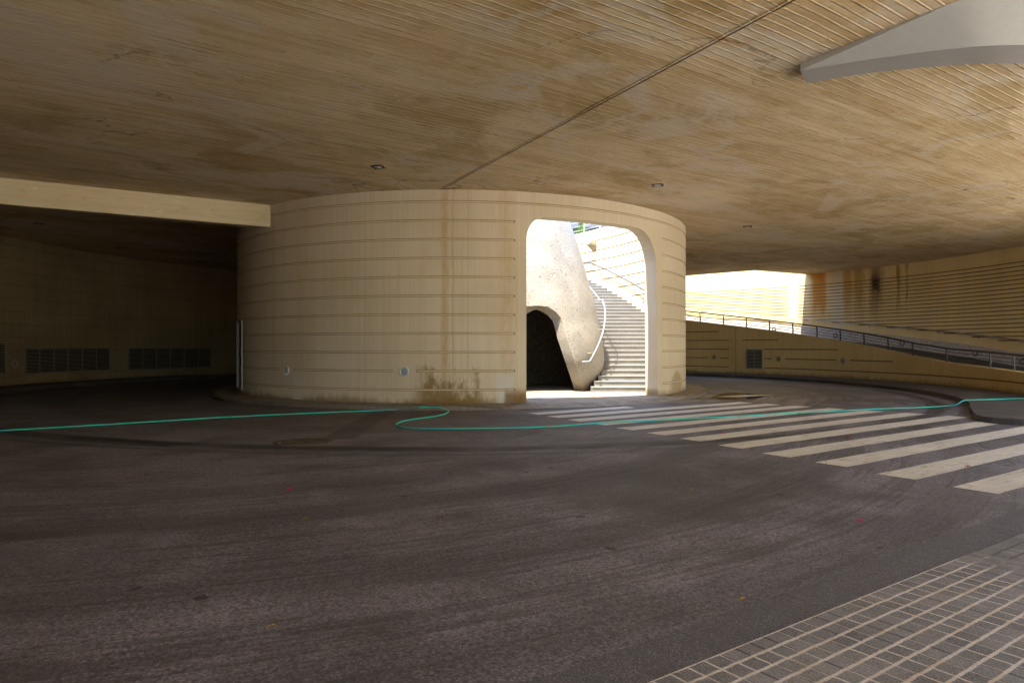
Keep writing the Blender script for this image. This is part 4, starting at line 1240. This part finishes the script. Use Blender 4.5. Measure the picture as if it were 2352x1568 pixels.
def conifer(loc, H, rad):
    root = empty('conifer', loc); tag(root, 'bright green pointed conifer behind the railing at plaza level', 'tree')
    bm = bmesh.new(); tube(bm, [Vector((0, 0, 0)), Vector((.02, 0, H*.5)), Vector((0, 0, H))], [.09, .05, .01], 8); bm_obj('trunk', bm, plain('bark', (.10, .07, .04), .9, .1), root)
    bm = bmesh.new(); rnd = random.Random(3)
    lay = 26
    for L in range(lay):
        z = .25+(H-.3)*L/lay; r = rad*(1-L/lay)**.9+.03; nb = 12 if L < 20 else 7
        for b in range(nb):
            a = b*2*math.pi/nb+L*.7+rnd.uniform(-.2, .2); rr = r*rnd.uniform(.8, 1.08)
            for k in range(12):
                t = (k+.5)/12; x, y = math.cos(a)*rr*t, math.sin(a)*rr*t; zz = z+.16*rr*t*t*1.5-.05*t
                for sgn in (-1, 1):
                    ln = .11*(1-t*.4)*(rad/1.2); d = Vector((math.cos(a+sgn*1.0), math.sin(a+sgn*1.0), rnd.uniform(-.2, .5)))*ln
                    p = Vector((x, y, zz)); wv = Vector((0, 0, .022))+Vector((-math.sin(a), math.cos(a), 0))*.012
                    bm.faces.new([bm.verts.new(p-wv), bm.verts.new(p+d*.6-wv*.6+Vector((0, 0, rnd.uniform(-.01, .02)))), bm.verts.new(p+d), bm.verts.new(p+d*.5+wv)])
    m = Mat('bright needles', .6, .3); x, y, z = m.pos(); nn = m.noise(m.vec(x, y, z), 5, 3)
    m.color(m.mix(nn.ss(.35, .65), (.035, .10, .008), (.10, .20, .015)))
    bm_obj('crown', bm, m.m, root); return root
TY = 46.0
tX = (1335.5-HX)/FPX*TY; tz = EYE+(HY-502)*TY/FPX
conifer((tX, TY, ZP), tz-ZP, 1.05)

def building(name, x0, x1, y0, y1, z0, z1, nfl, ncol, col, label, cat='building'):
    root = empty(name, ((x0+x1)/2, y0, z0)); tag(root, label, cat); o = Vector(root.location)
    mw = plain('render '+name, col, .85, .2, var=.06); mg = plain('window glass '+name, (.03, .035, .045), .2, .6); ms = plain('slab '+name, tuple(min(.8, c*1.25) for c in col), .8, .2, var=.05)
    bm = bmesh.new(); box(bm, x0, x1, y0+1.2, y1, z0, z1)
    for v in bm.verts: v.co -= o
    bm_obj('wall', bm, mw, root)
    bm = bmesh.new(); box(bm, x0-.3, x1+.3, y0+.9, y1+.3, z1+.003, z1+.5)
    for v in bm.verts: v.co -= o
    bm_obj('roof', bm, ms, root)
    fh = (z1-z0)/nfl; cwid = (x1-x0)/ncol
    for f in range(nfl):
        z = z0+f*fh
        bm = bmesh.new(); box(bm, x0-.1, x1+.1, y0, y0+1.197, z+.02, z+.25); box(bm, x0-.1, x1+.1, y0, y0+.08, z+.253, z+1.1)
        for v in bm.verts: v.co -= o
        bm_obj('balcony', bm, ms, root)
        for c in range(ncol):
            xa = x0+c*cwid+cwid*.22; bm = bmesh.new(); box(bm, xa, xa+cwid*.5, y0+1.15, y0+1.21, z+.3, z+fh*.82)
            for v in bm.verts: v.co -= o
            bm_obj('window', bm, mg, root)
    return root
building('apartment_block', 3.5, 9.2, 62, 72, ZP, 17.5, 4, 4, (.085, .095, .115), 'grey apartment block with balconies behind the conifer, seen over the stairwell wall')
building('distant_house', 12.6, 15.2, 66, 74, ZP, 14.2, 2, 2, (.12, .125, .14), 'small grey rooftop building right of the railing post, seen over the stairwell wall')
up_p = poly_slab('upper_plaza', [(-46, 60.0), (-2, 51.6), (9, 41.2), (9.2, 60), (60, 60), (60, 120), (-46, 120)], [], ZP-.6, ZP-.01, [M_PLAZA, M_PLAZA]); tag(up_p, kind='structure')

# unseen wall added at the back left to block light and darken that side
aw = empty('light_blocking_wall', (-13, 3, 0)); tag(aw, 'plain concrete wall added outside the picture to keep light off the left side', 'wall')
bm = bmesh.new(); pts_ = [(-11.2, 12.0), (-9.6, -12), (-10.2, -12), (-11.9, 12.4)]
lo4 = [bm.verts.new((x+13, y-3, -.02)) for x, y in pts_]; hi4 = [bm.verts.new((x+13, y-3, ZC+.02)) for x, y in pts_]
for k in range(4): bm.faces.new((lo4[k], lo4[(k+1) % 4], hi4[(k+1) % 4], hi4[k]))
bm.faces.new(hi4)
box(bm, -10.2+13, -1.0+13, -12.9-3, -12.3-3, -.02, ZC+.02)
bm_obj('wall', bm, plain('blocking wall concrete', (.20, .16, .10), .85, .2), aw)
building('bounce_building', 44, 60, -60, 16, 0, 24, 7, 9, (.66, .58, .44), 'cream building added out of view on the right to bounce sunlight under the roof')  # unseen building, added as a warm reflector for the space under the roof

# ------------------------------------------------------------------ fallen petals and leaves
def petal(x, y, kind, label, s=1.0):
    X, Y = ground(x, y); o_m = bmesh.new(); rnd = random.Random(int(x*7+y))
    nl = 3 if kind == 'petal' else 1
    for k in range(nl):
        a = k*2.1+rnd.uniform(0, 1); L = .038*s*(1.3 if kind == 'leaf' else 1); d = Vector((math.cos(a), math.sin(a), 0)); e = Vector((-d.y, d.x, 0))
        rows = []
        for i in range(5):
            t = i/4; wv = math.sin(math.pi*min(1, t*.9+.06))*.018*s; h = .004+.018*s*math.sin(t*2.4)
            rows.append([o_m.verts.new(d*L*t+e*wv*q+Vector((0, 0, h+abs(q)*.008*s))) for q in (-1, 0, 1)])
        for A_, B_ in zip(rows, rows[1:]):
            for i in range(2): o_m.faces.new((A_[i], A_[i+1], B_[i+1], B_[i]))
    o = bm_obj('fallen_petal' if kind == 'petal' else 'fallen_leaf', o_m, M_PETAL if kind == 'petal' else M_LEAF)
    o.location = (X, Y, .004); tag(o, label, 'petal' if kind == 'petal' else 'leaf', 'magenta petals on the road' if kind == 'petal' else 'yellow leaves on the road')
for x, y, l in ((664, 1128, 'magenta petal on the dark road in the left half of the picture'), (1975, 1201, 'magenta petal on bare road between crosswalk and granite gutter'),
                (1948, 1007, 'magenta petal in the gap between crosswalk bars, lowest on the crossing'), (2028, 973, 'magenta petal on a crosswalk bar at the right of the crossing'),
                (1835, 952, 'magenta petal touching the hose on the crosswalk'), (2222, 1074, 'magenta petal at the right between the two nearest crosswalk bars'),
                (1233, 993, 'magenta petal just below the hose, left of the crosswalk'), (1261, 984, 'dark magenta petal touching the hose left of the crosswalk'), (1664, 997, 'tiny dark magenta petal on a middle crosswalk bar'),
                (2340, 966, 'magenta petal by the pavement corner at the right edge')):
    petal(x, y, 'petal', l, 1.15 if y < 1050 else .95)
for x, y, l in ((697, 1194, 'yellow leaf on the dark road left of centre'), (617, 1445, 'dull yellow leaf near the bottom left of the road'), (1700, 1382, 'yellow leaf beside the granite gutter'),
                (292, 1090, 'small yellow leaf on the darkest road at the left'), (1585, 1127, 'brownish leaf on the road in front of the crosswalk')):
    petal(x, y, 'leaf', l, .8)
